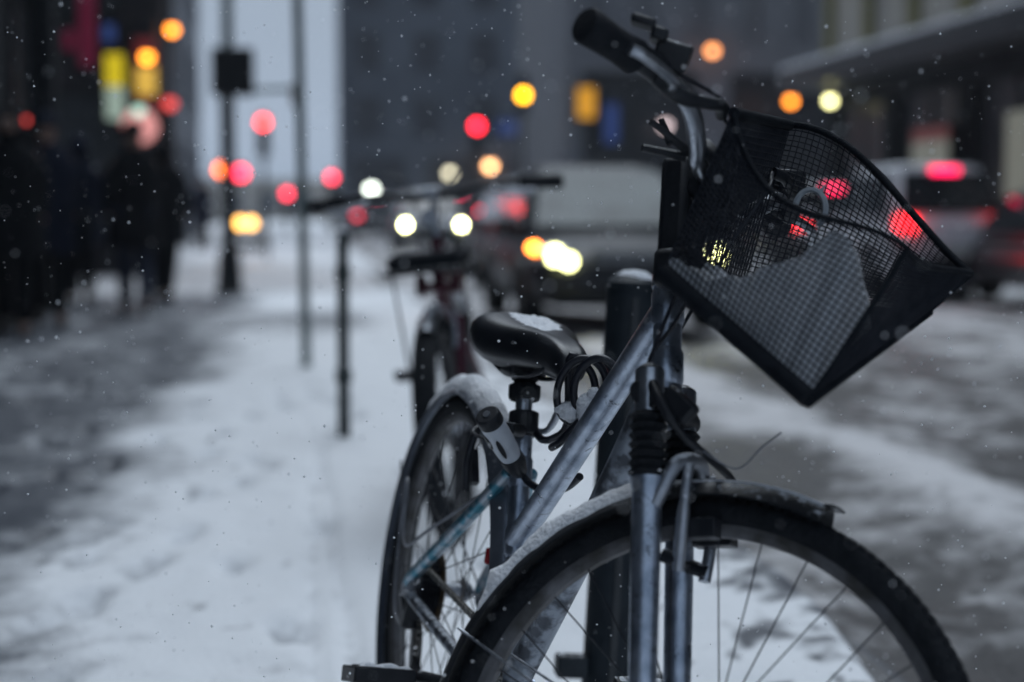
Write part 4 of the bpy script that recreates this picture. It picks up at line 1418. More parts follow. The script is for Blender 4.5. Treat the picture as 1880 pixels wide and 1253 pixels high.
lamp('lamp', 'orange lantern above the tall dark windows of the stone building', on_y(1308, 93, 47.4), 0.24, E_['orange_dim'])
lamp('lamp', 'bright orange lantern just above the black basket', on_y(1452, 186, 46.0), 0.21, E_['orange'])
lamp('lamp', 'warm white lantern beside the bright orange one', on_y(1524, 185, 33.0) + Vector((0, 0, 0)), 0.15, E_['lime'], '-x')
lamp('lamp', 'dim pinkish white lantern low on the stone building', on_y(1222, 230, 47.4), 0.24, E_['white_dim'])
lamp('lamp', 'faint reddish lamp under the cream cladding', on_x(1593, 100, 10.5), 0.12, emit('faint_red_lamp', (0.9, 0.25, 0.2), 1.2), '-x')
lamp('lamp', 'dim yellowish lamp at the foot of the tower', on_y(826, 318, 83.2), 0.36, emit('faint_yellow_lamp', (1.0, 0.92, 0.65), 2.64))
lamp('lamp', 'tan orange lamp at the foot of the tower', on_y(900, 305, 83.2), 0.38, emit('tan_lamp', (1.0, 0.47, 0.20), 7.2))
panel_sign('shop_sign', 'glowing orange upright sign on the stone building', on_y(1076, 190, 47.7), 0.55, 0.95, [E_['orange_sign']])
panel_sign('shop_sign', 'dark blue sign next to the orange upright one', on_y(1122, 228, 47.7), 0.45, 1.2, [E_['blue_sign']])
panel_sign('shop_sign', 'wide dim violet blue sign at the foot of the tower', on_y(945, 235, 83.6), 1.8, 0.8, [E_['blue_sign']])
for (px, py, w_, h_, lab) in ((1708, 272, 1.7, 0.75, 'lit cream poster box over the silver hatchback'), (1872, 285, 1.0, 1.4, 'lit cream poster box at the dark shop end')):
    p = on_x(px, py, 10.75)
    sgn = panel_sign('poster_box', lab, p, w_, h_, [emit('dim_red_glow', (0.9, 0.2, 0.18), 0.05), E_['shop'], E_['shop']] if px < 1800 else [E_['shop']], '-x')
lamp('street_lantern', 'small white globe lamp seen beyond the maroon bicycle', at(682, 347, 62), 0.28, E_['white'], 'post')


# ------------------------------------------------------------------ traffic signals and poles
def signal(name, label, lit, c, mat, group='traffic signals down the street', r=0.15):
    """post mounted three lamp signal; c is the centre of the lit lamp"""
    zs = {0: 0, 1: 1, 2: 2}[lit]
    top = c[2] + 0.36 * zs
    root = empty(name, (c[0], c[1], 0))
    MB().bx(-0.17, 0.17, 0.02, 0.26, top - 0.92, top + 0.2).build('housing', M['sig_black'], root, bevel=0.02)
    for k in range(3):
        z = top - 0.36 * k
        MB().lathe([(0.02, -0.05), (r * 0.8, -0.03), (r, 0.0), (r, 0.02)], (0, 0, z), (0, 1, 0), 24).build('lamp_lens', mat if k == lit else M['glass_dark'], root)
        v = MB()
        v.ring((0, 0, z), [(r + 0.012, -0.16), (r + 0.020, -0.16), (r + 0.020, 0.02), (r + 0.012, 0.02)], 20, R(10), R(170))
        v.build('visor', M['sig_black'], root)
    MB().tube([(0, 0.34, -0.15), (0, 0.34, top + 0.3)], [0.075, 0.055], 12).build('pole', M['pole_dark'], root)
    MB().bx(-0.03, 0.03, 0.26, 0.32, top - 0.5, top - 0.4).build('clamp', M['sig_black'], root)
    return tag(root, label, 'traffic light', group)


signal('traffic_signal', 'traffic signal showing red in front of the blue grey tower', 0, on_y(876, 232, 50), E_['red'])
signal('traffic_signal', 'traffic signal showing amber, higher than the red one beside it', 1, on_y(961, 175, 50), E_['amber'])
signal('traffic_signal', 'traffic signal showing coral red against the pale sky', 0, on_y(483, 225, 46), E_['coral'])
signal('traffic_signal', 'traffic signal with a small red lamp above the maroon bicycle grip', 0, on_y(609, 326, 62), E_['red_mid'])
signal('traffic_signal', 'traffic signal with a faint red lamp low against the sky', 0, on_y(527, 356, 66), E_['red_mid'])
pr_ = on_y(425, 315, 40)
root = empty('pedestrian_signal', (pr_.x, pr_.y, 0))
for (px, py, m) in ((408, 312, emit('orange_red_lamp', (1.0, 0.16, 0.03), 7.0)), (442, 318, E_['red_mid'])):
    q_ = on_y(px, py, 40) - root.location
    MB().box((q_.x, 0.12, q_.z), (0.36, 0.2, 0.4)).build('housing', M['sig_black'], root, bevel=0.02)
    MB().lathe([(0.03, -0.03), (0.14, -0.02), (0.15, 0.02)], (q_.x, 0, q_.z), (0, 1, 0), 20).build('lamp_lens', m, root)
MB().tube([(0.0, 0.27, -0.1), (0.0, 0.27, 2.6)], 0.05, 10).build('pole', M['pole_dark'], root)
tag(root, 'pair of pedestrian signals glowing orange and red behind the black pole', 'traffic light')
pb = on_y(450, 410, 31)
root = empty('barricade', (pb.x, pb.y, -0.1))
zc = pb.z + 0.1
M['barr'] = pm('barricade_board', (0.30, 0.26, 0.22), (0.22, 0.2, 0.18), 6, 0.7)
for z in (zc - 0.2, zc - 0.45):
    MB().bx(-0.45, 0.45, -0.02, 0.02, z - 0.08, z + 0.08).build('board', M['barr'], root)
for s in (-1, 1):
    MB().tube([(s * 0.40, 0.22, 0), (s * 0.40, 0.03, zc - 0.1), (s * 0.40, -0.22, 0)], 0.02, 8).build('leg', M['pole_dark'], root)
for px in (440, 461):
    q_ = on_y(px, 410, 31)
    MB().lathe([(0.02, -0.05), (0.085, -0.045), (0.095, 0.0), (0.085, 0.045), (0.02, 0.05)], (q_.x - pb.x, 0, zc), (0, 1, 0), 20).build('warning_lamp', emit('amber_warning', (1.0, 0.48, 0.10), 5.0), root)
    MB().bx(q_.x - pb.x - 0.03, q_.x - pb.x + 0.03, -0.03, 0.03, zc - 0.2, zc - 0.09).build('lamp_base', M['sig_black'], root)
tag(root, 'road works barricade with a pair of amber warning lamps', 'barricade')

# the dark signal pole by the crossing, its head seen from behind
pb = at(422, 540, 19.9)
root = empty('signal_pole', (pb.x, pb.y, -0.05))
MB().lathe([(0.19, 0.0), (0.19, 0.06), (0.15, 0.10), (0.13, 0.5), (0.095, 0.56)], (0, 0, 0), (0, 0, 1), 18).build('base', M['sig_black'], root)
MB().tube([(0, 0, 0.5), (0, 0, 2.6)], 0.085, 16).build('pole', M['sig_black'], root)
MB().tube([(0.01, 0, 2.6), (0.02, 0, 6.2)], [0.07, 0.055], 14).build('upper_pole', M['pole_galv'], root)
z0 = on_y(430, 170, pb.y).z
MB().box((0.07, 0.0, z0 + 0.29), (0.50, 0.30, 0.56)).build('signal_head', M['sig_black'], root, bevel=0.03)
MB().tube([(0.0, 0, z0 + 0.06), (0.76, 0.0, z0 + 0.10)], 0.032, 10).build('arm', M['pole_galv'], root)
MB().box((0.80, 0, z0 + 0.02), (0.09, 0.12, 0.26)).build('push_button_box', pm('tan_box_paint', (0.30, 0.17, 0.10), (0.22, 0.13, 0.08), 8, 0.6), root, bevel=0.01)
tag(root, 'black traffic signal pole at the crossing, its box head seen from behind', 'pole')

pb = at(563, 684, 10.2)
root = empty('sign_pole', (pb.x, pb.y, -0.03))
root.rotation_euler = (0, R(-0.8), 0)
MB().tube([(0, 0, 0), (0, 0, 4.4)], 0.031, 12).build('pole', M['pole_galv'], root)
MB().box((0, -0.035, 3.6), (0.32, 0.012, 0.46)).build('sign_plate', M['alu'], root, bevel=0.004)
for z in (3.45, 3.75):
    MB().bx(-0.05, 0.05, -0.029, 0.034, z - 0.015, z + 0.015).build('clamp', M['alu'], root)
tag(root, 'tall thin galvanised sign pole behind the short dark post', 'pole')

pb = at(632, 812, 7.15)
root = empty('bike_post', (pb.x, pb.y, -0.02))
MB().lathe([(0.045, 0.0), (0.045, 0.03), (0.028, 0.05), (0.026, 0.28), (0.036, 0.285), (0.036, 0.335), (0.026, 0.34), (0.026, 0.72), (0.034, 0.725), (0.034, 0.78), (0.026, 0.785), (0.026, 0.90), (0.02, 0.93), (0.005, 0.945)], (0, 0, 0), (0, 0, 1), 18).build('post', M['pole_dark'], root)
MB().ball((0, 0, 0.935), (0.024, 0.024, 0.012), 12, 8).build('snow', M['snow'], root)
rg = MB()
rg.tube([(0.0, 0.026 + 0.0, 0.64)] + [(0, 0.03 + 0.12 - 0.12 * math.cos(a), 0.64 + 0.12 * math.sin(a)) for a in np.linspace(0.2, 2 * math.pi - 0.2, 22)], 0.012, 10)
rg.build('ring', M['pole_dark'], root)
tag(root, 'thin dark post with collars and a ring, planted in clean snow', 'post')

# bollard behind the silver bicycle's head tube, leaning a little
pb = Vector((0.562, 3.08, -0.02))
root = empty('bollard', pb)
root.rotation_euler = (R(-4.2), R(4.2), 0)
MB().lathe([(0.058, 0.0), (0.058, 0.05), (0.049, 0.07), (0.0475, 0.872), (0.0465, 0.876)], (0, 0, 0), (0, 0, 1), 28).build('post', M['bollard'], root)
cap = MB().lathe([(0.0495, 0.876), (0.0495, 0.889), (0.045, 0.893), (0.036, 0.902), (0.020, 0.910), (0.004, 0.912)], (0, 0, 0), (0, 0, 1), 28).build('cap', M['bollard'], root)
sn = MB()
sn.lathe([(0.040, 0.897), (0.036, 0.9045), (0.022, 0.9135), (0.004, 0.916)], (0.004, 0, 0), (0, 0, 1), 24)
sn.build('snow', M['snow'], cap)
MB().bx(-0.006, 0.006, -0.0515, -0.046, 0.08, 0.86).build('seam', pm('worn_edge_paint', (0.03, 0.035, 0.04), (0.02, 0.025, 0.03), 20, 0.5), root)
for (x_, z_, w_, h_) in ((-0.075, 0.150, 0.06, 0.042), (0.085, 0.120, 0.07, 0.040)):
    MB().box((x_, -0.02, z_), (w_, 0.05, h_)).build('side_bracket', M['bollard'], root, bevel=0.006)
tag(root, 'black round bollard with a snow dusted domed cap', 'bollard')


# ------------------------------------------------------------------ cars
def car(name, label, loc, rz, paint, L=4.3, W=1.78, H=1.48, front_lit=None, rear_lit=None, snowy=True, grey_screen=False, group=None, turn=None):
    """x forward from the middle of the wheelbase"""
    root = empty(name, loc, rz)
    hw = W / 2
    hl_ = L / 2
    belt = H * 0.60

    def ring_(x, w, zb, zt, n=20):
        out = []
        for k in range(n):
            a = 2 * math.pi * k / n
            ca, sa = math.cos(a), math.sin(a)
            y = math.copysign(abs(ca) ** 0.38, ca) * w
            z = (zb + zt) / 2 + math.copysign(abs(sa) ** 0.48, sa) * (zt - zb) / 2
            if z > (zb + zt) / 2:
                y *= 1 - 0.07 * (z - (zb + zt) / 2) / ((zt - zb) / 2)
            out.append((x, y, z))
        return out
    st = [(-hl_, 0.80, 0.42, 0.72), (-hl_ + 0.05, 0.92, 0.32, belt * 0.98), (-hl_ + 0.35, 0.985, 0.24, belt + 0.01), (-hl_ * 0.45, 1.0, 0.20, belt), (0.0, 1.0, 0.20, belt), (hl_ * 0.42, 1.0, 0.20, belt * 0.985),
          (hl_ * 0.62, 0.985, 0.22, belt * 0.94), (hl_ - 0.28, 0.95, 0.24, belt * 0.85), (hl_ - 0.07, 0.88, 0.28, belt * 0.76), (hl_, 0.76, 0.36, belt * 0.62)]
    MB().loft([ring_(x, hw * w, zb, zt) for x, w, zb, zt in st]).build('body', paint, root, angle=50)
    # cabin: windscreen base, roof, tail
    xa, xb, xc, xd = -hl_ + 0.12, -hl_ + 0.50, hl_ * 0.12, hl_ * 0.50

    def cab(x, w, z):
        return [(x, -w, z), (x, w, z)]
    wb, wt = hw * 0.90, hw * 0.68
    P = {'rb': (xa, wb, belt - 0.02), 'rt': (xb, wt, H - 0.02), 'ft': (xc, wt, H - 0.01), 'fb': (xd, wb, belt - 0.03)}
    rings = []
    for z_t in np.linspace(0, 1, 6):
        e = z_t
        xr_ = xa + (xb - xa) * e
        xf_ = xd + (xc - xd) * e
        w_ = wb + (wt - wb) * e ** 1.3
        z_ = belt - 0.03 + (H - belt + 0.03) * e - 0.0
        rg = []
        for k in range(24):
            a = 2 * math.pi * k / 24
            ca, sa = math.cos(a), math.sin(a)
            rg.append(((xr_ + xf_) / 2 + math.copysign(abs(ca) ** 0.35, ca) * (xf_ - xr_) / 2, math.copysign(abs(sa) ** 0.35, sa) * w_, z_))
        rings.append(rg)
    rings.append([((p[0] - (xb + xc) / 2) * 0.8 + (xb + xc) / 2, p[1] * 0.8, H + 0.03) for p in rings[-1]])
    MB().loft(rings).build('cabin', paint, root, angle=50)

    def lerp(a, b, t):
        return tuple(a[i] + (b[i] - a[i]) * t for i in range(3))

    def pane(nm, a, b, c, d, mat, off):
        a, b, c, d = [Vector(q_) + Vector(off) for q_ in (a, b, c, d)]
        MB().quad(a, b, c, d, 0.012).build(nm, mat, root, bevel=0.0)
    fb, ft, rb2, rt = P['fb'], P['ft'], P['rb'], P['rt']
    iw = 0.90
    f0_, f1_ = lerp(fb, ft, 0.10), lerp(fb, ft, 0.93)
    pane('windscreen', (f0_[0], -f0_[1] * iw, f0_[2]), (f0_[0], f0_[1] * iw, f0_[2]), (f1_[0], f1_[1] * iw, f1_[2]), (f1_[0], -f1_[1] * iw, f1_[2]), M['grey_screen'] if grey_screen else M['carglass'], (0.014, 0, 0.012))
    r0_, r1_ = lerp(rb2, rt, 0.16), lerp(rb2, rt, 0.92)
    pane('rear_window', (r0_[0], r0_[1] * iw, r0_[2]), (r0_[0], -r0_[1] * iw, r0_[2]), (r1_[0], -r1_[1] * iw, r1_[2]), (r1_[0], r1_[1] * iw, r1_[2]), M['carglass'], (-0.014, 0, 0.012))
    for s in (-1, 1):
        for (u0, u1) in ((0.10, 0.47), (0.51, 0.90)):
            b0, b1 = lerp(rb2, fb, u0), lerp(rb2, fb, u1)
            t0, t1 = lerp(rt, ft, u0), lerp(rt, ft, u1)
            q0, q1 = lerp(b0, t0, 0.14), lerp(b1, t1, 0.14)
            q2, q3 = lerp(b1, t1, 0.88), lerp(b0, t0, 0.88)
            pts = [(q_[0], q_[1] * s, q_[2]) for q_ in (q0, q1, q2, q3)]
            if s > 0:
                pts = pts[::-1]
            pane('side_window', *pts, M['carglass'], (0, s * 0.014, 0.004))
    # wheels
    for sx in (-1, 1):
        for s in (-1, 1):
            c = (sx * L * 0.30, s * (hw - 0.10), 0.315)
            w = MB().ring((c[0], c[1], c[2]), [(0.19, -0.10), (0.29, -0.105), (0.315, -0.08), (0.315, 0.08), (0.29, 0.105), (0.19, 0.10)], 28).build('wheel', M['rubber'], root)
            rm = MB()
            rm.lathe([(0.03, -0.06), (0.195, -0.085), (0.195, 0.085), (0.03, 0.06)], c, (0, 1, 0), 20)
            rm.build('rim', M['rim'], w)
            MB().ring((c[0], s * (hw - 0.045), c[2] + 0.01), [(0.325, -0.065), (0.375, -0.06), (0.375, 0.05), (0.325, 0.055)], 18, R(-5), R(185)).build('wheel_arch', M['sig_black'], root)
    # front
    fz = belt * 0.78
    for s in (-1, 1):
        hc = Vector((hl_ - 0.095, s * hw * 0.77, fz))
        hs_ = MB().ball(hc, (0.10, 0.20, 0.085), 18, 10).build('headlight', M['chrome'], root)
        if front_lit:
            MB().lathe([(0.01, 0.105), (0.06, 0.10), (0.075, 0.075), (0.075, 0.03)], hc + Vector((0, s * 0.0, 0.005)), (1, 0, 0), 20).build('beam_lens', front_lit, hs_)
            if turn:
              MB().lathe([(0.01, 0.115), (0.05, 0.11), (0.06, 0.085), (0.06, 0.03)], hc + Vector((0.0, -s * 0.12, -0.045)), (1, 0, 0), 20).build('beam_lens', front_lit, hs_)
        if turn and s == turn:
            MB().ball(hc + Vector((0.02, s * 0.175, 0.07)), (0.07, 0.05, 0.04), 12, 8).build('turn_lens', E_['turn'], hs_)
        MB().box((hl_ * 0.50, s * (hw + 0.08), belt + 0.06), (0.12, 0.20, 0.13)).build('mirror', paint, root, bevel=0.03)
        tl = MB().box((-hl_ + 0.03, s * hw * 0.76, belt * 0.97), (0.16, 0.22, 0.17)).build('tail_light', rear_lit or M['red_refl'], root, bevel=0.03)
    MB().box((hl_ - 0.05, 0, fz - 0.02), (0.10, W * 0.42, 0.13)).build('grille', M['sig_black'], root, bevel=0.02)
    for k in range(3):
        MB().box((hl_ + 0.004, 0, fz - 0.06 + 0.04 * k), (0.012, W * 0.40, 0.012)).build('grille_bar', M['chrome'], root)
    MB().box((hl_ - 0.05, 0, 0.34), (0.16, W * 0.80, 0.16)).build('front_bumper', M['sig_black'], root, bevel=0.04)
    MB().box((hl_ + 0.035, 0, 0.40), (0.012, 0.34, 0.13)).build('number_plate', M['plate'], root)
    MB().box((-hl_ + 0.03, 0, 0.42), (0.20, W * 0.86, 0.20)).build('rear_bumper', M['sig_black'], root, bevel=0.05)
    MB().box((-hl_ - 0.035, 0, 0.60), (0.012, 0.40, 0.15)).build('number_plate', M['plate'], root)
    MB().box((-hl_ - 0.01, 0, 0.25), (0.10, 0.55, 0.08)).build('tow_trim', M['alu'], root, bevel=0.02)
    if rear_lit:
        MB().box((xb - 0.03, 0, H - 0.035), (0.10, 0.34, 0.07)).build('high_brake_light', E_['brake3'], root, bevel=0.015)
    if snowy:
        rg = []
        for i in range(9):
            u = i / 8
            x = xb + 0.05 + (xc - xb - 0.1) * u
            e = min(1, 0.15 + 4 * u, 0.15 + 4 * (1 - u))
            rg.append([(x, wt * 0.86 * math.cos(t), H + 0.012 + (0.045 * e * (0.7 + 0.5 * float(vnoise(u * 5, 1, 88)))) * max(0, math.sin(t)) ** 0.5) for t in [2 * math.pi * k / 18 for k in range(18)]])
        MB().loft(rg).build('snow', M['snow'], root)
    return tag(root, label, 'car', group)


M['p_grey'] = pm('grey_car_paint', (0.10, 0.115, 0.125), (0.075, 0.085, 0.095), 3, 0.32, 0.3, coat=0.4, dust=0.32)
M['p_dark'] = pm('dark_blue_car_paint', (0.012, 0.014, 0.022), (0.02, 0.022, 0.03), 3, 0.5, 0.0, coat=0.12, spec=0.3)
M['p_silver'] = pm('silver_car_paint', (0.72, 0.73, 0.77), (0.60, 0.61, 0.66), 3, 0.35, 0.0, coat=0.4, dust=0.25)
M['p_black'] = pm('black_car_paint', (0.010, 0.012, 0.015), (0.016, 0.018, 0.022), 3, 0.35, 0.0, coat=0.4)
GRP = 'cars on the snowy street'
DOWN, UP = R(-90), R(90)
a = at(1168, 606, 14.3)
car('car', 'dark car with bright headlights and grey windscreen behind the saddle', (a.x, a.y + 2.15, -0.10), DOWN, M['p_dark'], 4.3, 1.84, 1.50, E_['head'], None, False, True, GRP, -1)
a = at(1757, 545, 19.6)
car('car', 'silver hatchback showing red brake lights across the road', (a.x, a.y + 2.0, -0.10), UP, M['p_silver'], 4.0, 1.66, 1.60, None, E_['tail'], True, False, GRP)
a = at(2135, 592, 16.8)
car('car', 'black car cut off by the frame beside the silver hatchback', (a.x, a.y + 2.1, -0.10), UP, M['p_black'], 4.3, 1.78, 1.30, None, None, False, False, GRP)
a = at(1545, 500, 26.5)
car('car', 'dark car showing a red tail light seen through the black basket', (a.x, a.y + 2.1, -0.10), UP, M['p_black'], 4.2, 1.76, 1.46, None, E_['tail'], True, False, GRP)
a = at(1052, 556, 20.4)
car('car', 'dark unlit car parked behind the one with the grey windscreen', (a.x, a.y + 2.15, -0.10), DOWN, M['p_dark'], 4.3, 1.80, 1.42, None, None, True, False, GRP)
a = at(796, 470, 41)
car('car', 'distant car with two round headlights behind the maroon bicycle', (a.x, a.y + 2.1, -0.10), DOWN, M['p_grey'], 4.2, 1.80, 1.50, E_['head_far'], None, True, False, GRP)
a = at(694, 440, 55)
car('car', 'distant grey car driving off with dim red tail lights', (a.x, a.y + 2.1, -0.10), UP, M['p_grey'], 4.2, 1.80, 1.50, None, emit('far_tail_light', (1.0, 0.05, 0.09), 2.0), True, False, GRP)
a = at(846, 430, 66)
car('car', 'farthest grey car with red lights beyond the headlights', (a.x, a.y + 2.1, -0.10), UP, M['p_grey'], 4.4, 1.85, 1.70, None, E_['red_mid'], True, False, GRP)


# ------------------------------------------------------------------ people on the sidewalk
def person(label, loc, rz, coat, trousers, h=1.74, stride=0.16, hood=False, bag_m=None, seed=0):
    root = empty('person', loc, rz)
    k = h / 1.74
    sk = pm('skin_tone', (0.30, 0.19, 0.15), (0.26, 0.16, 0.13), 30, 0.6)

    def skin(name, verts, edges, radii, mat, parent, sub=2):
        me = bpy.data.meshes.new(name)
        me.from_pydata([tuple(Vector(v) * k) for v in verts], edges, [])
        o = link(name, me, mat, parent)
        o.modifiers.new('skin', 'SKIN')
        lay = me.skin_vertices[0].data
        for i, r_ in enumerate(radii):
            lay[i].radius = (r_[0] * k, r_[1] * k) if isinstance(r_, tuple) else (r_ * k, r_ * k)
            lay[i].use_root = (i == 0)
        s_ = o.modifiers.new('smooth', 'SUBSURF')
        s_.levels = s_.render_levels = sub
        for p_ in me.polygons:
            p_.use_smooth = True
        return o
    sw = stride
    # one continuous body: pelvis, spine, neck, head, arms, legs
    V = [(0, 0, 0.93), (0, 0, 1.12), (0, 0, 1.36), (0.01, 0, 1.47), (0.02, 0, 1.55), (0.03, 0, 1.62), (0.025, 0, 1.70), (0.115, 0, 1.61),
         (0, 0.17, 1.38), (-sw * 0.6, 0.215, 1.12), (-sw * 0.2, 0.21, 0.88), (0, -0.17, 1.38), (sw * 0.6, -0.215, 1.12), (sw * 1.2, -0.20, 0.89),
         (0, 0.09, 0.88), (sw * 0.7, 0.09, 0.50), (sw * 0.9, 0.09, 0.09), (sw * 0.9 + 0.16, 0.10, 0.035), (0, -0.09, 0.88), (-sw * 0.3, -0.09, 0.50), (-sw * 1.5, -0.09, 0.12), (-sw * 1.5 + 0.15, -0.10, 0.05)]
    Eg = [(0, 1), (1, 2), (2, 3), (3, 4), (4, 5), (5, 6), (5, 7), (2, 8), (8, 9), (9, 10), (2, 11), (11, 12), (12, 13), (0, 14), (14, 15), (15, 16), (16, 17), (0, 18), (18, 19), (19, 20), (20, 21)]
    Rd = [0.13, 0.13, 0.14, 0.065, 0.075, 0.095, 0.075, 0.018, 0.06, 0.045, 0.035, 0.06, 0.045, 0.035, 0.085, 0.06, 0.045, 0.035, 0.085, 0.06, 0.045, 0.035]
    body = skin('body', V, Eg, Rd, sk, root)
    skin('trousers', [V[0], V[14], V[15], V[16], V[18], V[19], V[20]], [(0, 1), (1, 2), (2, 3), (0, 4), (4, 5), (5, 6)], [0.15, 0.105, 0.082, 0.072, 0.105, 0.082, 0.072], trousers, root)
    for (i, j) in ((16, 17), (20, 21)):
        skin('shoe', [V[i], (V[i][0] + 0.05, V[i][1], V[i][2] - 0.045), V[j]], [(0, 1), (1, 2)], [0.055, 0.058, 0.045], M['black'], root)
    # coat: a hanging shell with sleeves
    rings = []
    for (z, rx, ry) in ((0.62, 0.20, 0.26), (0.80, 0.19, 0.245), (1.00, 0.165, 0.215), (1.18, 0.16, 0.215), (1.34, 0.155, 0.235), (1.43, 0.12, 0.19), (1.49, 0.085, 0.10), (1.53, 0.08, 0.085)):
        rings.append([Vector((rx * math.cos(a) * (1 + 0.05 * math.sin(5 * a + seed)), ry * math.sin(a), z + (0.02 * math.sin(3 * a + seed) if z < 0.7 else 0))) * k for a in [2 * math.pi * q_ / 24 for q_ in range(24)]])
    MB().loft(rings).build('coat', coat, root, angle=80)
    for (a_, b_, c_) in ((8, 9, 10), (11, 12, 13)):
        e = Vector(V[b_]).lerp(Vector(V[c_]), 0.92)
        skin('sleeve', [V[a_], V[b_], tuple(e)], [(0, 1), (1, 2)], [0.090, 0.068, 0.055], coat, root)
        g = MB()
        hp_ = Vector(V[c_]) * k
        dn = (Vector(V[c_]) - Vector(V[b_])).normalized() * k
        g.loft([[hp_ + dn * t + Vector((0.040 * w_ * math.cos(q_), 0.018 * w_ * math.sin(q_), 0)) * k for q_ in [2 * math.pi * z_ / 12 for z_ in range(12)]] for t, w_ in ((-0.02, 0.75), (0.02, 1), (0.08, 1.0), (0.09, 0.9))])
        for f_ in range(4):
            fx = (-0.028 + 0.019 * f_) * k
            ln_ = (0.055, 0.072, 0.078, 0.068)[f_]
            g.tube([hp_ + dn * 0.08 + Vector((fx, 0, 0)), hp_ + dn * (0.08 + ln_ * 0.55) + Vector((fx, 0.004, 0)), hp_ + dn * (0.08 + ln_) + Vector((fx, 0.016 if V[c_][1] < 0 else -0.016, 0))], [0.010 * k, 0.0095 * k, 0.007 * k], 8)
        g.tube([hp_ + dn * 0.015 + Vector((0.034, 0, 0)) * k, hp_ + dn * 0.045 + Vector((0.056, 0, 0)) * k, hp_ + dn * 0.075 + Vector((0.058, 0, 0)) * k], [0.012 * k, 0.011 * k, 0.008 * k], 8)
        g.build('glove', M['black'], root)
    if hood:
        MB().loft([[Vector((0.0 + rx * math.cos(a) - 0.012, rx * 0.92 * math.sin(a), z)) * k for a in [2 * math.pi * q_ / 18 for q_ in range(18)]] for z, rx in ((1.50, 0.10), (1.58, 0.118), (1.66, 0.115), (1.735, 0.07), (1.755, 0.01))]).build('hood', coat, root, angle=80)
    else:
        MB().loft([[Vector((0.022 + rx * math.cos(a), rx * 0.92 * math.sin(a), z)) * k for a in [2 * math.pi * q_ / 18 for q_ in range(18)]] for z, rx in ((1.635, 0.108), (1.655, 0.112), (1.70, 0.105), (1.755, 0.07), (1.775, 0.012))]).build('knit_hat', coat, root, angle=80)
    fc = MB()
    for s in (-1, 1):
        fc.ball(Vector((0.112, s * 0.033, 1.635)) * k, 0.011, 8, 6)
    fc.box(Vector((0.112, 0, 1.565)) * k, (0.012, 0.045, 0.008))
    fc.build('eyes_and_mouth', M['sig_black'], body)
    if bag_m:
        MB().box(Vector((-0.02, 0.30, 0.78)) * k, (0.34, 0.12, 0.34)).build('shoulder_bag', bag_m, root, bevel=0.03)
        MB().tube([Vector((-0.10, 0.29, 0.94)) * k, Vector((-0.03, 0.16, 1.45)) * k, Vector((0.08, 0.29, 0.94)) * k], 0.012, 8).build('bag_strap', bag_m, root)
    return tag(root, label, 'person', 'people walking on the sidewalk')


M['coat_a'] = pm('black_wool', (0.010, 0.011, 0.014), (0.016, 0.017, 0.02), 20, 0.9, bump=0.2, spec=0.1)
M['coat_b'] = pm('navy_coat', (0.010, 0.014, 0.028), (0.016, 0.02, 0.036), 20, 0.85, bump=0.2, spec=0.1)
M['denim'] = pm('dark_denim', (0.012, 0.018, 0.040), (0.02, 0.028, 0.055), 30, 0.9, bump=0.2)


def walker(px, py, label, *a_, **kw):
    d = 1.0 * F_PX * CAM_H / (py - 383)
    q_ = at(px, py, d)
    return person(label, (q_.x, q_.y, 0.0), *a_, **kw)


walker(250, 578, 'person in a long black coat and jeans walking, nearest the lit gap', R(96), M['coat_a'], M['denim'], 1.80, 0.20, seed=1)
walker(302, 556, 'person in a black hooded coat half hidden behind the walker in jeans', R(80), M['coat_a'], M['coat_a'], 1.74, 0.14, hood=True, seed=2)
walker(92, 600, 'person in a dark coat with a shoulder bag beside the corner building', R(-84), M['coat_b'], M['coat_a'], 1.80, 0.12, bag_m=M['fabric'], seed=3)
walker(28, 618, 'person in a black hooded coat at the very edge of the picture', R(-90), M['coat_a'], M['coat_a'], 1.78, 0.10, hood=True, seed=4)
walker(372, 462, 'distant person in a navy coat left of the black signal pole', R(90), M['coat_b'], M['coat_a'], 1.76, 0.15, seed=5)
walker(150, 560, 'person in a navy coat with the hood up between the coat wearers', R(88), M['coat_b'], M['coat_a'], 1.76, 0.08, hood=True, seed=7)

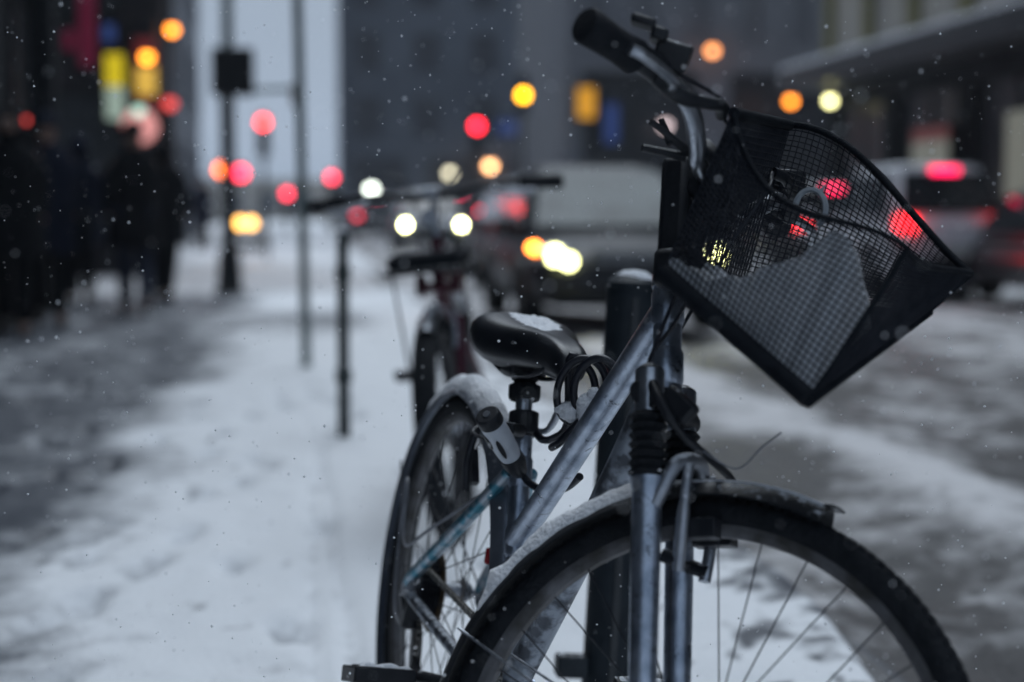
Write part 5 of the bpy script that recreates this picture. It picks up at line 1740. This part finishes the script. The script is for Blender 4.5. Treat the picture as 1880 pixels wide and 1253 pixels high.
# ------------------------------------------------------------------ snow-laden air
if HAZE > 0:
    hz = MB().bx(-612, 612, -312, 912, -1.3, 48).build('haze', None, None, smooth=False)
    hm = bpy.data.materials.new('snowy_air')
    hm.use_nodes = True
    hn = hm.node_tree.nodes
    hn.clear()
    pv = hn.new('ShaderNodeVolumePrincipled')
    pv.inputs['Color'].default_value = (0.86, 0.89, 0.94, 1)
    pv.inputs['Density'].default_value = HAZE
    pv.inputs['Anisotropy'].default_value = 0.2
    ho = hn.new('ShaderNodeOutputMaterial')
    hm.node_tree.links.new(pv.outputs[0], ho.inputs['Volume'])
    hz.data.materials.append(hm)
    tag(hz, 'pale air thick with falling snow', 'haze', kind='stuff')

# ------------------------------------------------------------------ falling snow
fl = MB()
for k in range(3600):
    d = random.uniform(1.2, 6.5) if k > 1400 else random.uniform(1.9, 3.3)
    p = at(random.uniform(-60, 1940), random.uniform(-60, 1300), d)
    if p.z < 0.12:
        continue
    r = random.choice((0.0007, 0.0008, 0.0010, 0.0012, 0.0017)) * random.uniform(0.8, 1.2)
    vs_ = []
    for v in ((1, 0, 0), (-1, 0, 0), (0, 1, 0), (0, -1, 0), (0, 0, 1), (0, 0, -1)):
        vs_.append(p + Vector(v) * r * random.uniform(0.6, 1.5))
    fl.add(vs_, [(0, 2, 4), (2, 1, 4), (1, 3, 4), (3, 0, 4), (2, 0, 5), (1, 2, 5), (3, 1, 5), (0, 3, 5)])
fm = bpy.data.materials.new('snowflake_ice')
fm.use_nodes = True
fnn = fm.node_tree.nodes
fnn.clear()
fd_, ft_, fx_, fo_ = fnn.new('ShaderNodeBsdfDiffuse'), fnn.new('ShaderNodeBsdfTranslucent'), fnn.new('ShaderNodeMixShader'), fnn.new('ShaderNodeOutputMaterial')
fd_.inputs[0].default_value = ft_.inputs[0].default_value = (0.95, 0.96, 0.98, 1)
fm.node_tree.links.new(fd_.outputs[0], fx_.inputs[1])
fm.node_tree.links.new(ft_.outputs[0], fx_.inputs[2])
fm.node_tree.links.new(fx_.outputs[0], fo_.inputs[0])
fo = fl.build('falling_snow', fm, None)
tag(fo, 'small white snowflakes drifting through the air', 'snowflakes', kind='stuff')
